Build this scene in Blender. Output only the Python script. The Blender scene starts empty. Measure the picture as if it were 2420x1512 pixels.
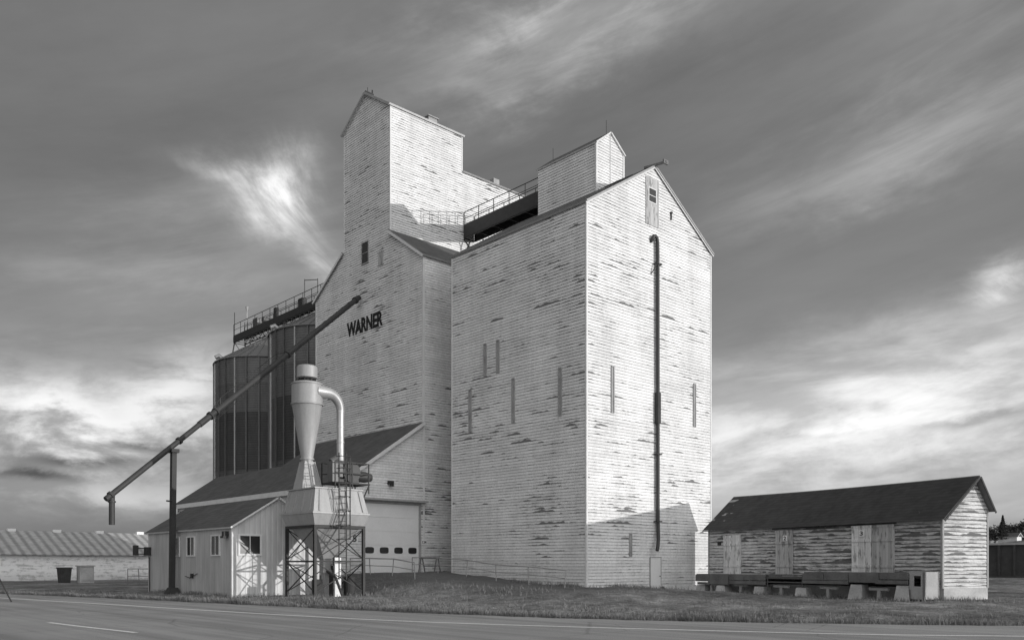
import bpy, math, random
from mathutils import Vector, Matrix
random.seed(7)
scene=bpy.context.scene
COL=scene.collection
# ------------------------------------------------------------------ materials
class NT:
    def __init__(s,tree): s.t=tree; s.n=tree.nodes; s.l=tree.links
    def new(s,ty,**k):
        n=s.n.new(ty)
        for a,b in k.items(): setattr(n,a,b)
        return n
    def put(s,sock,v):
        if hasattr(v,'is_linked') : s.l.new(v,sock)
        else: sock.default_value=v
    def m(s,op,a,b=0.0,c=0.0,clamp=False):
        n=s.n.new('ShaderNodeMath'); n.operation=op; n.use_clamp=clamp
        s.put(n.inputs[0],a); s.put(n.inputs[1],b); s.put(n.inputs[2],c); return n.outputs[0]
    def comb(s,x,y,z):
        n=s.n.new('ShaderNodeCombineXYZ')
        s.put(n.inputs[0],x);s.put(n.inputs[1],y);s.put(n.inputs[2],z); return n.outputs[0]
    def noise(s,vec,scale=1.0,detail=3.0,rough=.55,dist=0.0):
        n=s.n.new('ShaderNodeTexNoise'); s.l.new(vec,n.inputs['Vector'])
        n.inputs['Scale'].default_value=scale;n.inputs['Detail'].default_value=detail
        n.inputs['Roughness'].default_value=rough;n.inputs['Distortion'].default_value=dist
        return n.outputs[0]
    def white(s,vec):
        n=s.n.new('ShaderNodeTexWhiteNoise'); n.noise_dimensions='3D'; s.l.new(vec,n.inputs['Vector']); return n.outputs['Value']
    def ramp(s,v,a,b,lo=0.0,hi=1.0,smooth=True):
        n=s.n.new('ShaderNodeMapRange'); n.clamp=True
        if smooth: n.interpolation_type='SMOOTHSTEP'
        s.put(n.inputs[0],v)
        n.inputs[1].default_value=a;n.inputs[2].default_value=b;n.inputs[3].default_value=lo;n.inputs[4].default_value=hi
        return n.outputs[0]
    def mix(s,f,a,b):
        return s.m('ADD',a,s.m('MULTIPLY',s.m('SUBTRACT',b,a),f))
def newmat(name):
    m=bpy.data.materials.new(name); m.use_nodes=True
    nt=NT(m.node_tree); bs=m.node_tree.nodes['Principled BSDF']
    g=nt.new('ShaderNodeNewGeometry'); sep=nt.new('ShaderNodeSeparateXYZ'); nt.l.new(g.outputs['Position'],sep.inputs[0])
    return m,nt,bs,g.outputs['Position'],sep.outputs[0],sep.outputs[1],sep.outputs[2]
def setcol(nt,bs,v,rough=.8,metal=0.0,bump=None,bs_str=.3,bd=.02):
    nt.put(bs.inputs['Base Color'], nt.comb(v,v,v) if hasattr(v,'is_linked') else (v,v,v,1))
    nt.put(bs.inputs['Roughness'],rough); bs.inputs['Metallic'].default_value=metal
    bs.inputs['Specular IOR Level'].default_value=.3
    if bump is not None:
        b=nt.new('ShaderNodeBump'); nt.l.new(bump,b.inputs['Height']); b.inputs['Strength'].default_value=bs_str; b.inputs['Distance'].default_value=bd
        nt.l.new(b.outputs[0],bs.inputs['Normal'])
def basic(name,val,rough=.8,var=.25,scale=1.5,fine=14,metal=0.0,bump=.25,streak=False):
    m,nt,bs,P,x,y,z=newmat(name)
    vec=P
    if streak:
        vec=nt.comb(nt.m('MULTIPLY',x,3.0),nt.m('MULTIPLY',y,3.0),nt.m('MULTIPLY',z,.35))
    n1=nt.noise(vec,scale,4); n2=nt.noise(P,fine,3)
    f=nt.m('ADD',nt.m('MULTIPLY',nt.m('SUBTRACT',n1,.5),2*var),nt.m('MULTIPLY',nt.m('SUBTRACT',n2,.5),var))
    v=nt.m('MULTIPLY',nt.m('ADD',f,1.0),val)
    setcol(nt,bs,v,rough,metal,n2,bump); return m
BS=.17
def siding(name,paint,wood,thr,thr2,thr3,clus=.50,groove=.52,f1=.42,f2=.8):
    m,nt,bs,P,x,y,z=newmat(name)
    u=nt.m('ADD',x,y)
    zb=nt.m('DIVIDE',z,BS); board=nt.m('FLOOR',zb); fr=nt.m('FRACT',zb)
    rb=nt.white(nt.comb(board,3.1,0.0))
    seg=nt.m('FLOOR',nt.m('ADD',nt.m('DIVIDE',u,3.6),nt.m('MULTIPLY',rb,7.0)))
    rs=nt.white(nt.comb(seg,board,1.7))
    n3=nt.noise(nt.comb(nt.m('MULTIPLY',u,.15),nt.m('MULTIPLY',z,.34),nt.m('MULTIPLY',nt.m('SUBTRACT',x,y),.05)),1.0,5,.70)
    cl=nt.m('MULTIPLY',nt.m('SUBTRACT',n3,.5),clus)
    ragged=nt.noise(nt.comb(nt.m('MULTIPLY',u,3.0),nt.m('MULTIPLY',z,38.0),2.0),1.0,4,.7)
    rg=nt.m('MULTIPLY',nt.m('SUBTRACT',ragged,.5),.20)
    low=nt.m('MULTIPLY',nt.m('SUBTRACT',.5,fr),.16)
    # bare runs: one board at a time, thickness varies
    n1=nt.noise(nt.comb(nt.m('MULTIPLY',u,f1),nt.m('MULTIPLY',board,9.73),0.0),1.0,3,.60)
    a=nt.ramp(nt.m('ADD',nt.m('ADD',n1,cl),nt.m('ADD',rg,low)),thr,thr+.03)
    # thin dashes along board bottoms, everywhere
    n5=nt.noise(nt.comb(nt.m('MULTIPLY',u,f2),nt.m('MULTIPLY',board,5.37),9.0),1.0,5,.66)
    low2=nt.m('MULTIPLY',nt.m('SUBTRACT',.26,fr),.55)
    b=nt.ramp(nt.m('ADD',nt.m('ADD',n5,nt.m('MULTIPLY',cl,.6)),nt.m('ADD',rg,low2)),thr2,thr2+.05)
    # hair-thin cracks and flakes
    n6=nt.noise(nt.comb(nt.m('MULTIPLY',u,.9),nt.m('MULTIPLY',z,34.0),5.0),1.0,5,.68)
    c=nt.ramp(nt.m('ADD',n6,nt.m('MULTIPLY',cl,.7)),thr3,thr3+.06,0,.8)
    fine=nt.noise(P,9.0,4); big=nt.noise(P,.35,3)
    stain=nt.noise(nt.comb(nt.m('MULTIPLY',u,1.4),nt.m('MULTIPLY',z,.12),1.0),1.0,4,.6)
    pv=nt.m('MULTIPLY',paint,nt.m('ADD',.88,nt.m('MULTIPLY',rs,.12)))
    pv=nt.m('MULTIPLY',pv,nt.ramp(fine,.3,.7,.88,1.05)); pv=nt.m('MULTIPLY',pv,nt.ramp(big,.3,.7,.90,1.05)); pv=nt.m('MULTIPLY',pv,nt.ramp(stain,.3,.65,.92,1.03))
    wv=nt.m('MULTIPLY',wood,nt.m('ADD',.4,nt.m('MULTIPLY',ragged,1.4)))
    v=nt.mix(c,pv,wv); v=nt.mix(nt.m('MULTIPLY',b,.85),v,wv); v=nt.mix(nt.m('MULTIPLY',a,.92),v,wv)
    v=nt.m('MULTIPLY',v,nt.ramp(fr,0.0,.20,groove,1.0))  # lip shade and gap dirt, both coloured into each board's bottom edge
    setcol(nt,bs,v,.75,0,ragged,.15); return m
M={}
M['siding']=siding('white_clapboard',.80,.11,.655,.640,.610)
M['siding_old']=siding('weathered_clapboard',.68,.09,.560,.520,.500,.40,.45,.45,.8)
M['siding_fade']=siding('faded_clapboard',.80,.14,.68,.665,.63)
M['trim']=basic('white_trim',.66,.7,.18,2.0)
M['trim_grey']=basic('grey_trim',.34,.8,.3,3.0)
def shingle(name,val,light=1.0):
    m,nt,bs,P,x,y,z=newmat(name)
    row=nt.m('FLOOR',nt.m('DIVIDE',z,.14)); u=nt.m('ADD',nt.m('DIVIDE',nt.m('ADD',x,y),.3),nt.m('MULTIPLY',row,.5))
    r=nt.white(nt.comb(nt.m('FLOOR',u),row,0.0)); n=nt.noise(P,.8,4); f=nt.noise(P,20,3)
    v=nt.m('MULTIPLY',val,nt.m('ADD',.6,nt.m('ADD',nt.m('MULTIPLY',r,.35),nt.m('MULTIPLY',n,.8))))
    fr=nt.m('FRACT',nt.m('DIVIDE',z,.14)); v=nt.m('MULTIPLY',v,nt.ramp(fr,0,.2,.6,1))
    if light>1:
        pn=nt.noise(nt.comb(nt.m('MULTIPLY',x,.9),nt.m('MULTIPLY',y,.9),nt.m('MULTIPLY',row,3.7)),1.0,4,.6)
        edge=nt.ramp(y,25.5,29.4,0,.15,False)
        v=nt.mix(nt.ramp(nt.m('ADD',pn,edge),.71,.75,0,.8),v,.34)
    setcol(nt,bs,v,.9,0,f,.3); return m
M['shingle']=shingle('asphalt_shingle',.085); M['shingle_dark']=shingle('dark_shingle',.036,2)
M['dark_steel']=basic('dark_painted_steel',.035,.6,.35,3,20)
M['steel']=basic('dull_steel',.12,.5,.3,2,16,metal=.3)
M['pipe']=basic('dark_pipe',.045,.5,.3,2,16)
M['rust']=basic('rusty_steel',.05,.8,.5,2,16)
M['cyc']=basic('pale_painted_steel',.34,.5,.26,1.2,10,metal=.1,bump=.08,streak=True)
M['galv']=basic('galvanised_duct',.44,.38,.22,2,12,metal=.4,bump=.08)
m,nt,bs,P,x,y,z=newmat('window_glass'); setcol(nt,bs,.03,.12); bs.inputs['Specular IOR Level'].default_value=.6; M['glass']=m
M['black']=basic('black_paint',.015,.6,.3)
M['conc']=basic('old_concrete',.36,.9,.3,1.4,12)
M['concw']=basic('pale_concrete',.42,.9,.45,1.4,12)
M['wood']=basic('grey_wood',.17,.9,.4,2,18,streak=False)
M['dockwood']=basic('dock_timber',.15,.9,.6,1.5,14)
M['woodl']=basic('pale_grey_wood',.32,.9,.35,2,18)
M['wooddark']=basic('dark_timber',.06,.9,.4,2,18)
M['white']=basic('white_panel',.76,.5,.10,1,8,bump=.05)
def corr(name,val,per,axis='u',amp=.3,metal=.0,band=False,wide=.25):
    m,nt,bs,P,x,y,z=newmat(name)
    c=nt.m('ADD',x,y) if axis=='u' else (x if axis=='x' else z)
    w=nt.m('SINE',nt.m('MULTIPLY',c,2*math.pi/per)); w01=nt.m('ADD',nt.m('MULTIPLY',w,.5),.5)
    sh=nt.ramp(w01,.0,wide,1-amp,1.0)
    n=nt.noise(nt.comb(nt.m('MULTIPLY',x,2.),nt.m('MULTIPLY',y,2.),nt.m('MULTIPLY',z,.4)),1.0,4)
    v=nt.m('MULTIPLY',nt.m('MULTIPLY',val,nt.ramp(n,.25,.75,.8,1.12)),sh)
    if band:
        r=nt.white(nt.comb(nt.m('FLOOR',nt.m('DIVIDE',nt.m('ADD',z,.4),2.75)),5.0,1.0))
        v=nt.m('MULTIPLY',v,nt.ramp(r,0,1,.40,1.6,False))
        seamr=nt.m('FRACT',nt.m('DIVIDE',z,1.1)); v=nt.m('MULTIPLY',v,nt.ramp(seamr,0,.06,.7,1))
    setcol(nt,bs,v,.5,metal,w01,.5,.02); return m
M['corr']=corr('ribbed_metal_siding',.60,.30,'u',.16)
M['corrx']=corr('painted_metal_siding',.46,.30,'u',.08)
M['bin']=corr('corrugated_bin_steel',.13,.22,'z',.35,.25,True)
M['binroof']=basic('bin_roof_steel',.20,.5,.2,1,8,metal=.3)
M['corrroof']=corr('ribbed_metal_roof',.46,.95,'x',.40,wide=.8)
m,nt,bs,P,x,y,z=newmat('painted_block_wall')
n=nt.noise(nt.comb(nt.m('MULTIPLY',x,.35),0.0,nt.m('MULTIPLY',z,3.4)),1.0,6,.7); n2=nt.noise(P,2.0,4,.7)
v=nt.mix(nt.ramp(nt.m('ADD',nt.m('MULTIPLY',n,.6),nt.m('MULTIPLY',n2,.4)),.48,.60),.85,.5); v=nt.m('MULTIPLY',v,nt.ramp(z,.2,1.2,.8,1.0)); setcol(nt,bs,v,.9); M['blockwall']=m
def planks(name,val,per):
    m,nt,bs,P,x,y,z=newmat(name)
    u=nt.m('DIVIDE',nt.m('ADD',x,y),per); r=nt.white(nt.comb(nt.m('FLOOR',u),1.0,0.0)); fr=nt.m('FRACT',u)
    n=nt.noise(nt.comb(nt.m('MULTIPLY',x,6.),nt.m('MULTIPLY',y,6.),nt.m('MULTIPLY',z,1.2)),1.0,4,.65)
    v=nt.m('MULTIPLY',val,nt.m('ADD',.75,nt.m('MULTIPLY',r,.25))); v=nt.mix(nt.ramp(n,.52,.62,0,.75),v,val*.28)
    v=nt.m('MULTIPLY',v,nt.ramp(fr,0,.12,.5,1)); setcol(nt,bs,v,.85,0,n,.2); return m
M['plankdoor']=planks('peeling_plank_door',.80,.16); M['graydoor']=planks('grey_plank_door',.50,.2)
m,nt,bs,P,x,y,z=newmat('dry_grass_ground')
n1=nt.noise(P,.16,5,.6); n2=nt.noise(P,1.3,5,.65); n3=nt.noise(P,9,5,.75); n4=nt.noise(P,.55,4,.6)
v=nt.mix(nt.ramp(n1,.35,.65),.16,.29); v=nt.m('MULTIPLY',v,nt.ramp(n2,.3,.72,.62,1.3)); v=nt.m('MULTIPLY',v,nt.ramp(n4,.35,.65,.78,1.2)); v=nt.m('MULTIPLY',v,nt.ramp(n3,.3,.7,.5,1.5))
# packed dark earth on the ramp up to the driveway door
wx=nt.m('ADD',x,nt.m('MULTIPLY',nt.m('SUBTRACT',n4,.5),4.0)); wy=nt.m('ADD',y,nt.m('MULTIPLY',nt.m('SUBTRACT',n2,.5),3.0))
mk=nt.m('MULTIPLY',nt.m('MULTIPLY',nt.ramp(wx,26.5,28.5),nt.ramp(wx,35,38,1,0)),nt.m('MULTIPLY',nt.ramp(wy,24,29),nt.ramp(wy,47,50,1,0)))
dirt=nt.m('MULTIPLY',.13,nt.ramp(n3,.3,.7,.8,1.2)); v=nt.mix(nt.m('MULTIPLY',mk,.85),v,dirt)
setcol(nt,bs,v,1.0,0,n3,1.0,.10); M['ground']=m
m,nt,bs,P,x,y,z=newmat('worn_asphalt')
n1=nt.noise(P,.3,4); n2=nt.noise(P,35,3,.8); n3=nt.noise(nt.comb(nt.m('MULTIPLY',x,1.6),nt.m('MULTIPLY',y,.06),0.0),1.0,3)
vor=nt.new('ShaderNodeTexVoronoi',feature='DISTANCE_TO_EDGE'); nt.l.new(nt.comb(nt.m('ADD',x,nt.m('MULTIPLY',n1,1.5)),nt.m('ADD',y,nt.m('MULTIPLY',n1,1.0)),0.0),vor.inputs['Vector']); vor.inputs['Scale'].default_value=.2
v=nt.m('MULTIPLY',.285,nt.ramp(n1,.3,.7,.92,1.08)); v=nt.m('MULTIPLY',v,nt.ramp(n2,.25,.75,.6,1.4)); v=nt.m('MULTIPLY',v,nt.ramp(n3,.3,.7,.82,1.18))
v=nt.m('MULTIPLY',v,nt.ramp(vor.outputs['Distance'],.0,.008,.75,1.0)); setcol(nt,bs,v,.95,0,n2,.4,.012); M['asphalt']=m
m,nt,bs,P,x,y,z=newmat('road_paint'); n2=nt.noise(P,14,4,.7); v=nt.mix(nt.ramp(n2,.50,.68),.82,.45); setcol(nt,bs,v,.8); M['paint']=m
M['grass']=basic('dry_grass',.18,.9,.6,.8,3); M['leaf']=basic('dark_foliage',.05,.9,.5,2,6); M['bark']=basic('bark',.07,.9,.3)
# ------------------------------------------------------------------ mesh tools
class MB:
    def __init__(s): s.v=[];s.f=[];s.mi=[]
    def add(s,vs,fs,mi=0):
        o=len(s.v); s.v+= [Vector(p) for p in vs]; s.f+=[tuple(i+o for i in f) for f in fs]; s.mi+=[mi]*len(fs)
    def box(s,x0,x1,y0,y1,z0,z1,mi=0):
        s.add([(x0,y0,z0),(x1,y0,z0),(x1,y1,z0),(x0,y1,z0),(x0,y0,z1),(x1,y0,z1),(x1,y1,z1),(x0,y1,z1)],
              [(0,3,2,1),(4,5,6,7),(0,1,5,4),(1,2,6,5),(2,3,7,6),(3,0,4,7)],mi)
    def obox(s,O,U,V,W,u,v,w,mi=0):
        O,U,V,W=map(Vector,(O,U,V,W)); P=[O+U*a+V*b+W*c for c in w for (a,b) in ((u[0],v[0]),(u[1],v[0]),(u[1],v[1]),(u[0],v[1]))]
        s.add(P,[(0,3,2,1),(4,5,6,7),(0,1,5,4),(1,2,6,5),(2,3,7,6),(3,0,4,7)],mi)
    def beam(s,p0,p1,w,h=None,mi=0):
        h=h or w; p0=Vector(p0);p1=Vector(p1); D=(p1-p0); L=D.length; D.normalize()
        up=Vector((0,0,1)) if abs(D.z)<.95 else Vector((1,0,0)); S=D.cross(up).normalized(); T=S.cross(D)
        s.obox(p0,D,S,T,(0,L),(-w/2,w/2),(-h/2,h/2),mi)
    def tube(s,pts,r,n=12,cap=True,mi=0):
        pts=[Vector(p) for p in pts]; rs=r if isinstance(r,(list,tuple)) else [r]*len(pts)
        o=len(s.v); prev=None
        for i,p in enumerate(pts):
            a=pts[max(i-1,0)]; b=pts[min(i+1,len(pts)-1)]; D=(b-a).normalized()
            if prev is None:
                up=Vector((0,0,1)) if abs(D.z)<.9 else Vector((1,0,0)); S=D.cross(up).normalized()
            else:
                S=(prev-D*prev.dot(D)).normalized()
            prev=S; T=D.cross(S)
            for k in range(n):
                an=2*math.pi*k/n; s.v.append(p+(S*math.cos(an)+T*math.sin(an))*rs[i])
        for i in range(len(pts)-1):
            for k in range(n):
                a=o+i*n+k;b=o+i*n+(k+1)%n; s.f.append((a,b,b+n,a+n)); s.mi.append(mi)
        if cap:
            s.f.append(tuple(o+k for k in range(n))[::-1]); s.mi.append(mi)
            s.f.append(tuple(o+(len(pts)-1)*n+k for k in range(n))); s.mi.append(mi)
    def frust(s,cx,cy,z0,a0,b0,z1,a1,b1,mi=0,c1=None):
        c1=c1 or (cx,cy)
        s.add([(cx-a0,cy-b0,z0),(cx+a0,cy-b0,z0),(cx+a0,cy+b0,z0),(cx-a0,cy+b0,z0),(c1[0]-a1,c1[1]-b1,z1),(c1[0]+a1,c1[1]-b1,z1),(c1[0]+a1,c1[1]+b1,z1),(c1[0]-a1,c1[1]+b1,z1)],
              [(0,3,2,1),(4,5,6,7),(0,1,5,4),(1,2,6,5),(2,3,7,6),(3,0,4,7)],mi)
    def slab(s,a,b,c,d,t,mi=0,mi2=None):
        a,b,c,d=map(Vector,(a,b,c,d)); N=(b-a).cross(d-a).normalized()
        if N.z<0: N=-N
        lo=[p-N*t for p in (a,b,c,d)]
        s.add([a,b,c,d]+lo,[(0,1,2,3)],mi); o=len(s.v)-8
        for f in [(7,6,5,4),(0,4,5,1),(1,5,6,2),(2,6,7,3),(3,7,4,0)]:
            s.f.append(tuple(i+o for i in f)); s.mi.append(mi if mi2 is None else mi2)
    def clap(s,poly,O,U,N,out=.022,sp=BS,mi=0):
        O,U,N=Vector(O),Vector(U),Vector(N)
        zs=[p[1] for p in poly]; k0=math.floor(min(zs)/sp); k1=math.ceil(max(zs)/sp)
        def clip(pl,z,keep_above):
            r=[]
            for i in range(len(pl)):
                p,q=pl[i],pl[(i+1)%len(pl)]
                ip=(p[1]>=z-1e-9) if keep_above else (p[1]<=z+1e-9); iq=(q[1]>=z-1e-9) if keep_above else (q[1]<=z+1e-9)
                if ip: r.append(p)
                if ip!=iq:
                    t=(z-p[1])/(q[1]-p[1]); r.append((p[0]+(q[0]-p[0])*t,z))
            return r
        for k in range(k0,k1):
            z0,z1=k*sp,(k+1)*sp
            pl=clip(clip(poly,z0,True),z1,False)
            if len(pl)<3: continue
            P=[O+U*u+Vector((0,0,z))+N*(out*(1-(z-z0)/sp)) for u,z in pl]
            s.add(P,[tuple(range(len(P)))],mi)
            us=[u for u,z in pl if abs(z-z0)<1e-6]
            if len(us)>=2:
                a,b=min(us),max(us)
                s.add([O+U*a+Vector((0,0,z0)),O+U*b+Vector((0,0,z0)),O+U*b+Vector((0,0,z0))+N*out,O+U*a+Vector((0,0,z0))+N*out],[(0,1,2,3)],mi)
def empty(name,loc,label,cat,group=None):
    o=bpy.data.objects.new(name,None); o.location=loc; o.empty_display_size=.5; COL.objects.link(o)
    o['label']=label;o['category']=cat
    if group:o['group']=group
    return o
def wloc(o):
    v=Vector(o.location)
    while o.parent: o=o.parent; v+=Vector(o.location)
    return v
def make(name,mb,mats,parent=None,label=None,cat=None,kind=None,smooth=None,origin=None,group=None):
    if not isinstance(mats,(list,tuple)): mats=[mats]
    if origin is None:
        xs=[v.x for v in mb.v];ys=[v.y for v in mb.v];zs=[v.z for v in mb.v]
        origin=Vector(((min(xs)+max(xs))/2,(min(ys)+max(ys))/2,min(zs)))
    origin=Vector(origin)
    me=bpy.data.meshes.new(name); me.from_pydata([tuple(v-origin) for v in mb.v],[],mb.f)
    for mm in mats: me.materials.append(mm)
    if len(mats)>1: me.polygons.foreach_set('material_index',mb.mi)
    me.update()
    if smooth:
        me.polygons.foreach_set('use_smooth',[True]*len(me.polygons)); me.set_sharp_from_angle(angle=math.radians(smooth))
    o=bpy.data.objects.new(name,me); COL.objects.link(o)
    if parent: o.parent=parent; o.location=origin-wloc(parent)
    else: o.location=origin
    if label:o['label']=label
    if cat:o['category']=cat
    if kind:o['kind']=kind
    if group:o['group']=group
    return o
def msplit(name,mb,mats,parent,smooth=None):
    "one object per separate piece (pieces whose boxes touch stay together)"
    n=len(mb.v); par=list(range(n))
    def fd(a):
        while par[a]!=a: par[a]=par[par[a]]; a=par[a]
        return a
    for f in mb.f:
        for i in f[1:]: par[fd(i)]=fd(f[0])
    comp={}
    for i in range(n): comp.setdefault(fd(i),[]).append(i)
    ks=list(comp); bb=[]
    for k in ks:
        vs=[mb.v[i] for i in comp[k]]; bb.append([min(v[j] for v in vs)-.01 for j in range(3)]+[max(v[j] for v in vs)+.01 for j in range(3)])
    g=list(range(len(ks)))
    def fg(a):
        while g[a]!=a: a=g[a]
        return a
    for i in range(len(ks)):
        for j in range(i):
            if all(bb[i][q]<=bb[j][q+3] and bb[j][q]<=bb[i][q+3] for q in range(3)): g[fg(i)]=fg(j)
    outp={}
    for idx,k in enumerate(ks): outp.setdefault(fg(idx),set()).update(comp[k])
    objs=[]
    for S in outp.values():
        o=MB(); mp={}
        for i in sorted(S): mp[i]=len(o.v); o.v.append(mb.v[i])
        for f,mi in zip(mb.f,mb.mi):
            if f[0] in mp: o.f.append(tuple(mp[i] for i in f)); o.mi.append(mi)
        objs.append(make(name,o,mats,parent,smooth=smooth))
    return objs
def text_mesh(name,txt,O,U,V,w,h,mat,parent,off=.02,ex=.02,label=None):
    cu=bpy.data.curves.new('t','FONT'); cu.body=txt; cu.offset=off; cu.extrude=.02
    t=bpy.data.objects.new('t',cu); COL.objects.link(t); bpy.context.view_layer.update()
    me=bpy.data.meshes.new_from_object(t.evaluated_get(bpy.context.evaluated_depsgraph_get()))
    bpy.data.objects.remove(t)
    xs=[v.co.x for v in me.vertices];ys=[v.co.y for v in me.vertices]
    x0,x1,y0,y1=min(xs),max(xs),min(ys),max(ys)
    U=Vector(U);V=Vector(V);W=U.cross(V);mb=MB()
    mb.v=[Vector(O)+U*((v.co.x-x0)/(x1-x0)*w)+V*((v.co.y-y0)/(y1-y0)*h)+W*((v.co.z+.02)/.04*ex) for v in me.vertices]
    mb.f=[tuple(p.vertices) for p in me.polygons]; mb.mi=[0]*len(mb.f)
    return make(name,mb,mat,parent,label=label)
Z=(0,0,1)
def window(parent,O,U,N,w,h,frame=None,fw=.08,bars=1,hb=0,name='window',depth=.07):
    frame=frame or M['trim']; mb=MB()
    mb.obox(O,U,Z,N,(-fw,w+fw),(-fw,0),(0,depth));mb.obox(O,U,Z,N,(-fw,w+fw),(h,h+fw),(0,depth))
    mb.obox(O,U,Z,N,(-fw,0),(0,h),(0,depth));mb.obox(O,U,Z,N,(w,w+fw),(0,h),(0,depth))
    for i in range(bars):
        c=w*(i+1)/(bars+1); mb.obox(O,U,Z,N,(c-.02,c+.02),(0,h),(0,depth*.8))
    for i in range(hb):
        c=h*(i+1)/(hb+1); mb.obox(O,U,Z,N,(0,w),(c-.02,c+.02),(0,depth*.75))
    o=make(name,mb,frame,parent)
    g=MB(); g.obox(O,U,Z,N,(0,w),(0,h),(0,depth*.5)); make('window_glass',g,M['glass'],o)
    return o
# ------------------------------------------------------------------ ground
def ss(a,b,x):
    t=max(0,min(1,(x-a)/(b-a))); return t*t*(3-2*t)
FAR=[(4,140),(5.5,110),(8.3,75),(11.8,55.3),(14.4,42),(16.2,30.4),(17.6,22.5),(20.0,15.5),(25.4,7.5),(34,-2),(48,-15),(90,-50)]
EDGE=[(1.5,140),(3,110),(6.3,75),(10.3,48.1),(12.2,34.4),(13.6,24.5),(15.2,18.2),(18.9,10.25),(21.7,6.4),(29.5,-3),(44,-17),(86,-53)]
def interp(tab,y):
    for (x0,y0),(x1,y1) in zip(tab,tab[1:]):
        if y<=y0 and y>=y1:
            t=(y0-y)/(y0-y1); return x0+(x1-x0)*t
    return tab[0][0] if y>tab[0][1] else tab[-1][0]
def catmull(tab,n=10):
    r=[]
    for i in range(len(tab)-1):
        p0=tab[max(i-1,0)];p1=tab[i];p2=tab[i+1];p3=tab[min(i+2,len(tab)-1)]
        for k in range(n):
            t=k/n
            r.append(tuple(.5*((2*p1[j])+(-p0[j]+p2[j])*t+(2*p0[j]-5*p1[j]+4*p2[j]-p3[j])*t*t+(-p0[j]+3*p1[j]-3*p2[j]+p3[j])*t**3) for j in (0,1)))
    r.append(tab[-1]); return r
FARC=catmull(FAR); EDGEC=catmull(EDGE)
def hsh(x,y): return math.sin(x*.9+1.3*math.sin(y*.7))*math.sin(y*1.1+.7*math.sin(x*.6))
def gz(x,y):
    e=x-interp(FARC,y)
    z=0.0
    off=ss(.2,2.0,e)
    z-=.24*ss(.3,1.8,e)*(1-ss(2.6,5.5,e))
    R=.40*ss(20,28,y)+.74*ss(30,44,y)
    S=ss(24.9,28.9,x)*(1-ss(36,42,x)*(1 if y<44 else .3))
    z+=R*S*(1-ss(60,75,y))
    z-=.10*ss(38,42,x)*ss(20,30,y)
    z-=.35*ss(42,50,x)
    z+=.12*math.exp(-((x-40)**2/30+(y-12)**2/60))
    r=.734*x-.679*y
    z+=7.0*ss(60,115,r)
    z+=off*.045*hsh(x,y)+off*.03*hsh(x*2.7+3,y*2.3)
    if e<.2: z=-.03
    return z
def axis(lo,hi,step,outer):
    a=[]; x=lo
    while x<=hi+1e-6: a.append(x); x+=step
    st=step; x=a[-1]
    while x<outer: st*=1.28; x+=st; a.append(x)
    st=step; x=a[0]; pre=[]
    while x>-outer: st*=1.28; x-=st; pre.append(x)
    return pre[::-1]+a
ax=axis(4,62,.4,3500); ay=axis(-2,62,.4,3500)
g=MB(); nx=len(ax)
for yv in ay:
    for xv in ax: g.v.append(Vector((xv,yv,gz(xv,yv))))
for j in range(len(ay)-1):
    for i in range(nx-1):
        g.f.append((j*nx+i,j*nx+i+1,(j+1)*nx+i+1,(j+1)*nx+i)); g.mi.append(0)
make('ground',g,M['ground'],kind='structure',smooth=80,origin=(0,0,0),label='dry grass and gravel ground with raised ramp',cat='ground')
road=MB()
for i,(x_,y_) in enumerate(FARC):
    wob=.12*hsh(x_*3,y_*2.1)
    road.v+= [Vector((x_+wob,y_,.0)),Vector((x_-16,y_-6,.0))]
    if i: road.f.append((2*i-2,2*i-1,2*i+1,2*i)); road.mi.append(0)
rd=make('road',road,M['asphalt'],kind='structure',origin=(0,0,0),label='worn grey asphalt highway with painted lines',cat='road')
def ribbon(pts,w,z):
    b=MB()
    for i,p in enumerate(pts):
        a=Vector(pts[max(i-1,0)]);c=Vector(pts[min(i+1,len(pts)-1)]); d=(c-a).normalized(); n=Vector((-d.y,d.x))*w/2
        b.v+=[Vector((p[0]+n.x,p[1]+n.y,z)),Vector((p[0]-n.x,p[1]-n.y,z))]
        if i: b.f.append((2*i-2,2*i-1,2*i+1,2*i)); b.mi.append(0)
    return b
make('edge_line',ribbon(EDGEC,.2,.005),M['paint'],rd)
make('lane_dash',ribbon([(6.85,26.5),(7.0,24.5),(7.34,21.1)],.15,.005),M['paint'],rd)
make('lane_dash',ribbon([(5.4,42),(5.9,36.6)],.15,.005),M['paint'],rd)
make('lane_dash',ribbon([(9.2,12.4),(10.9,7.6)],.15,.005),M['paint'],rd)
# ------------------------------------------------------------------ annex elevator
AX0,AX1,AY0,AY1,AE,AR=34.15,45.66,31.06,42.5,21.04,24.65; AC=(AX0+AX1)/2
an=empty('elevator_annex',(AC,36.8,.1),'tall white wooden grain elevator annex with peeling clapboard','grain elevator')
w=MB(); zb=.34
w.clap([(AX0,zb),(AX1,zb),(AX1,AE),(AC,AR),(AX0,AE)],(0,AY0,0),(1,0,0),(0,-1,0))
w.clap([(AX0,zb),(AX1,zb),(AX1,AE),(AC,AR),(AX0,AE)],(0,AY1,0),(1,0,0),(0,1,0))
w.clap([(AY0,zb),(AY1,zb),(AY1,AE),(AY0,AE)],(AX0,0,0),(0,1,0),(-1,0,0))
w.clap([(AY0,zb),(AY1,zb),(AY1,AE),(AY0,AE)],(AX1,0,0),(0,1,0),(1,0,0))
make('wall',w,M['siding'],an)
b=MB(); b.box(AX0+.05,AX1-.05,AY0+.05,AY1-.05,-.9,.34); make('foundation',b,M['conc'],an)
b=MB()
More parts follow.
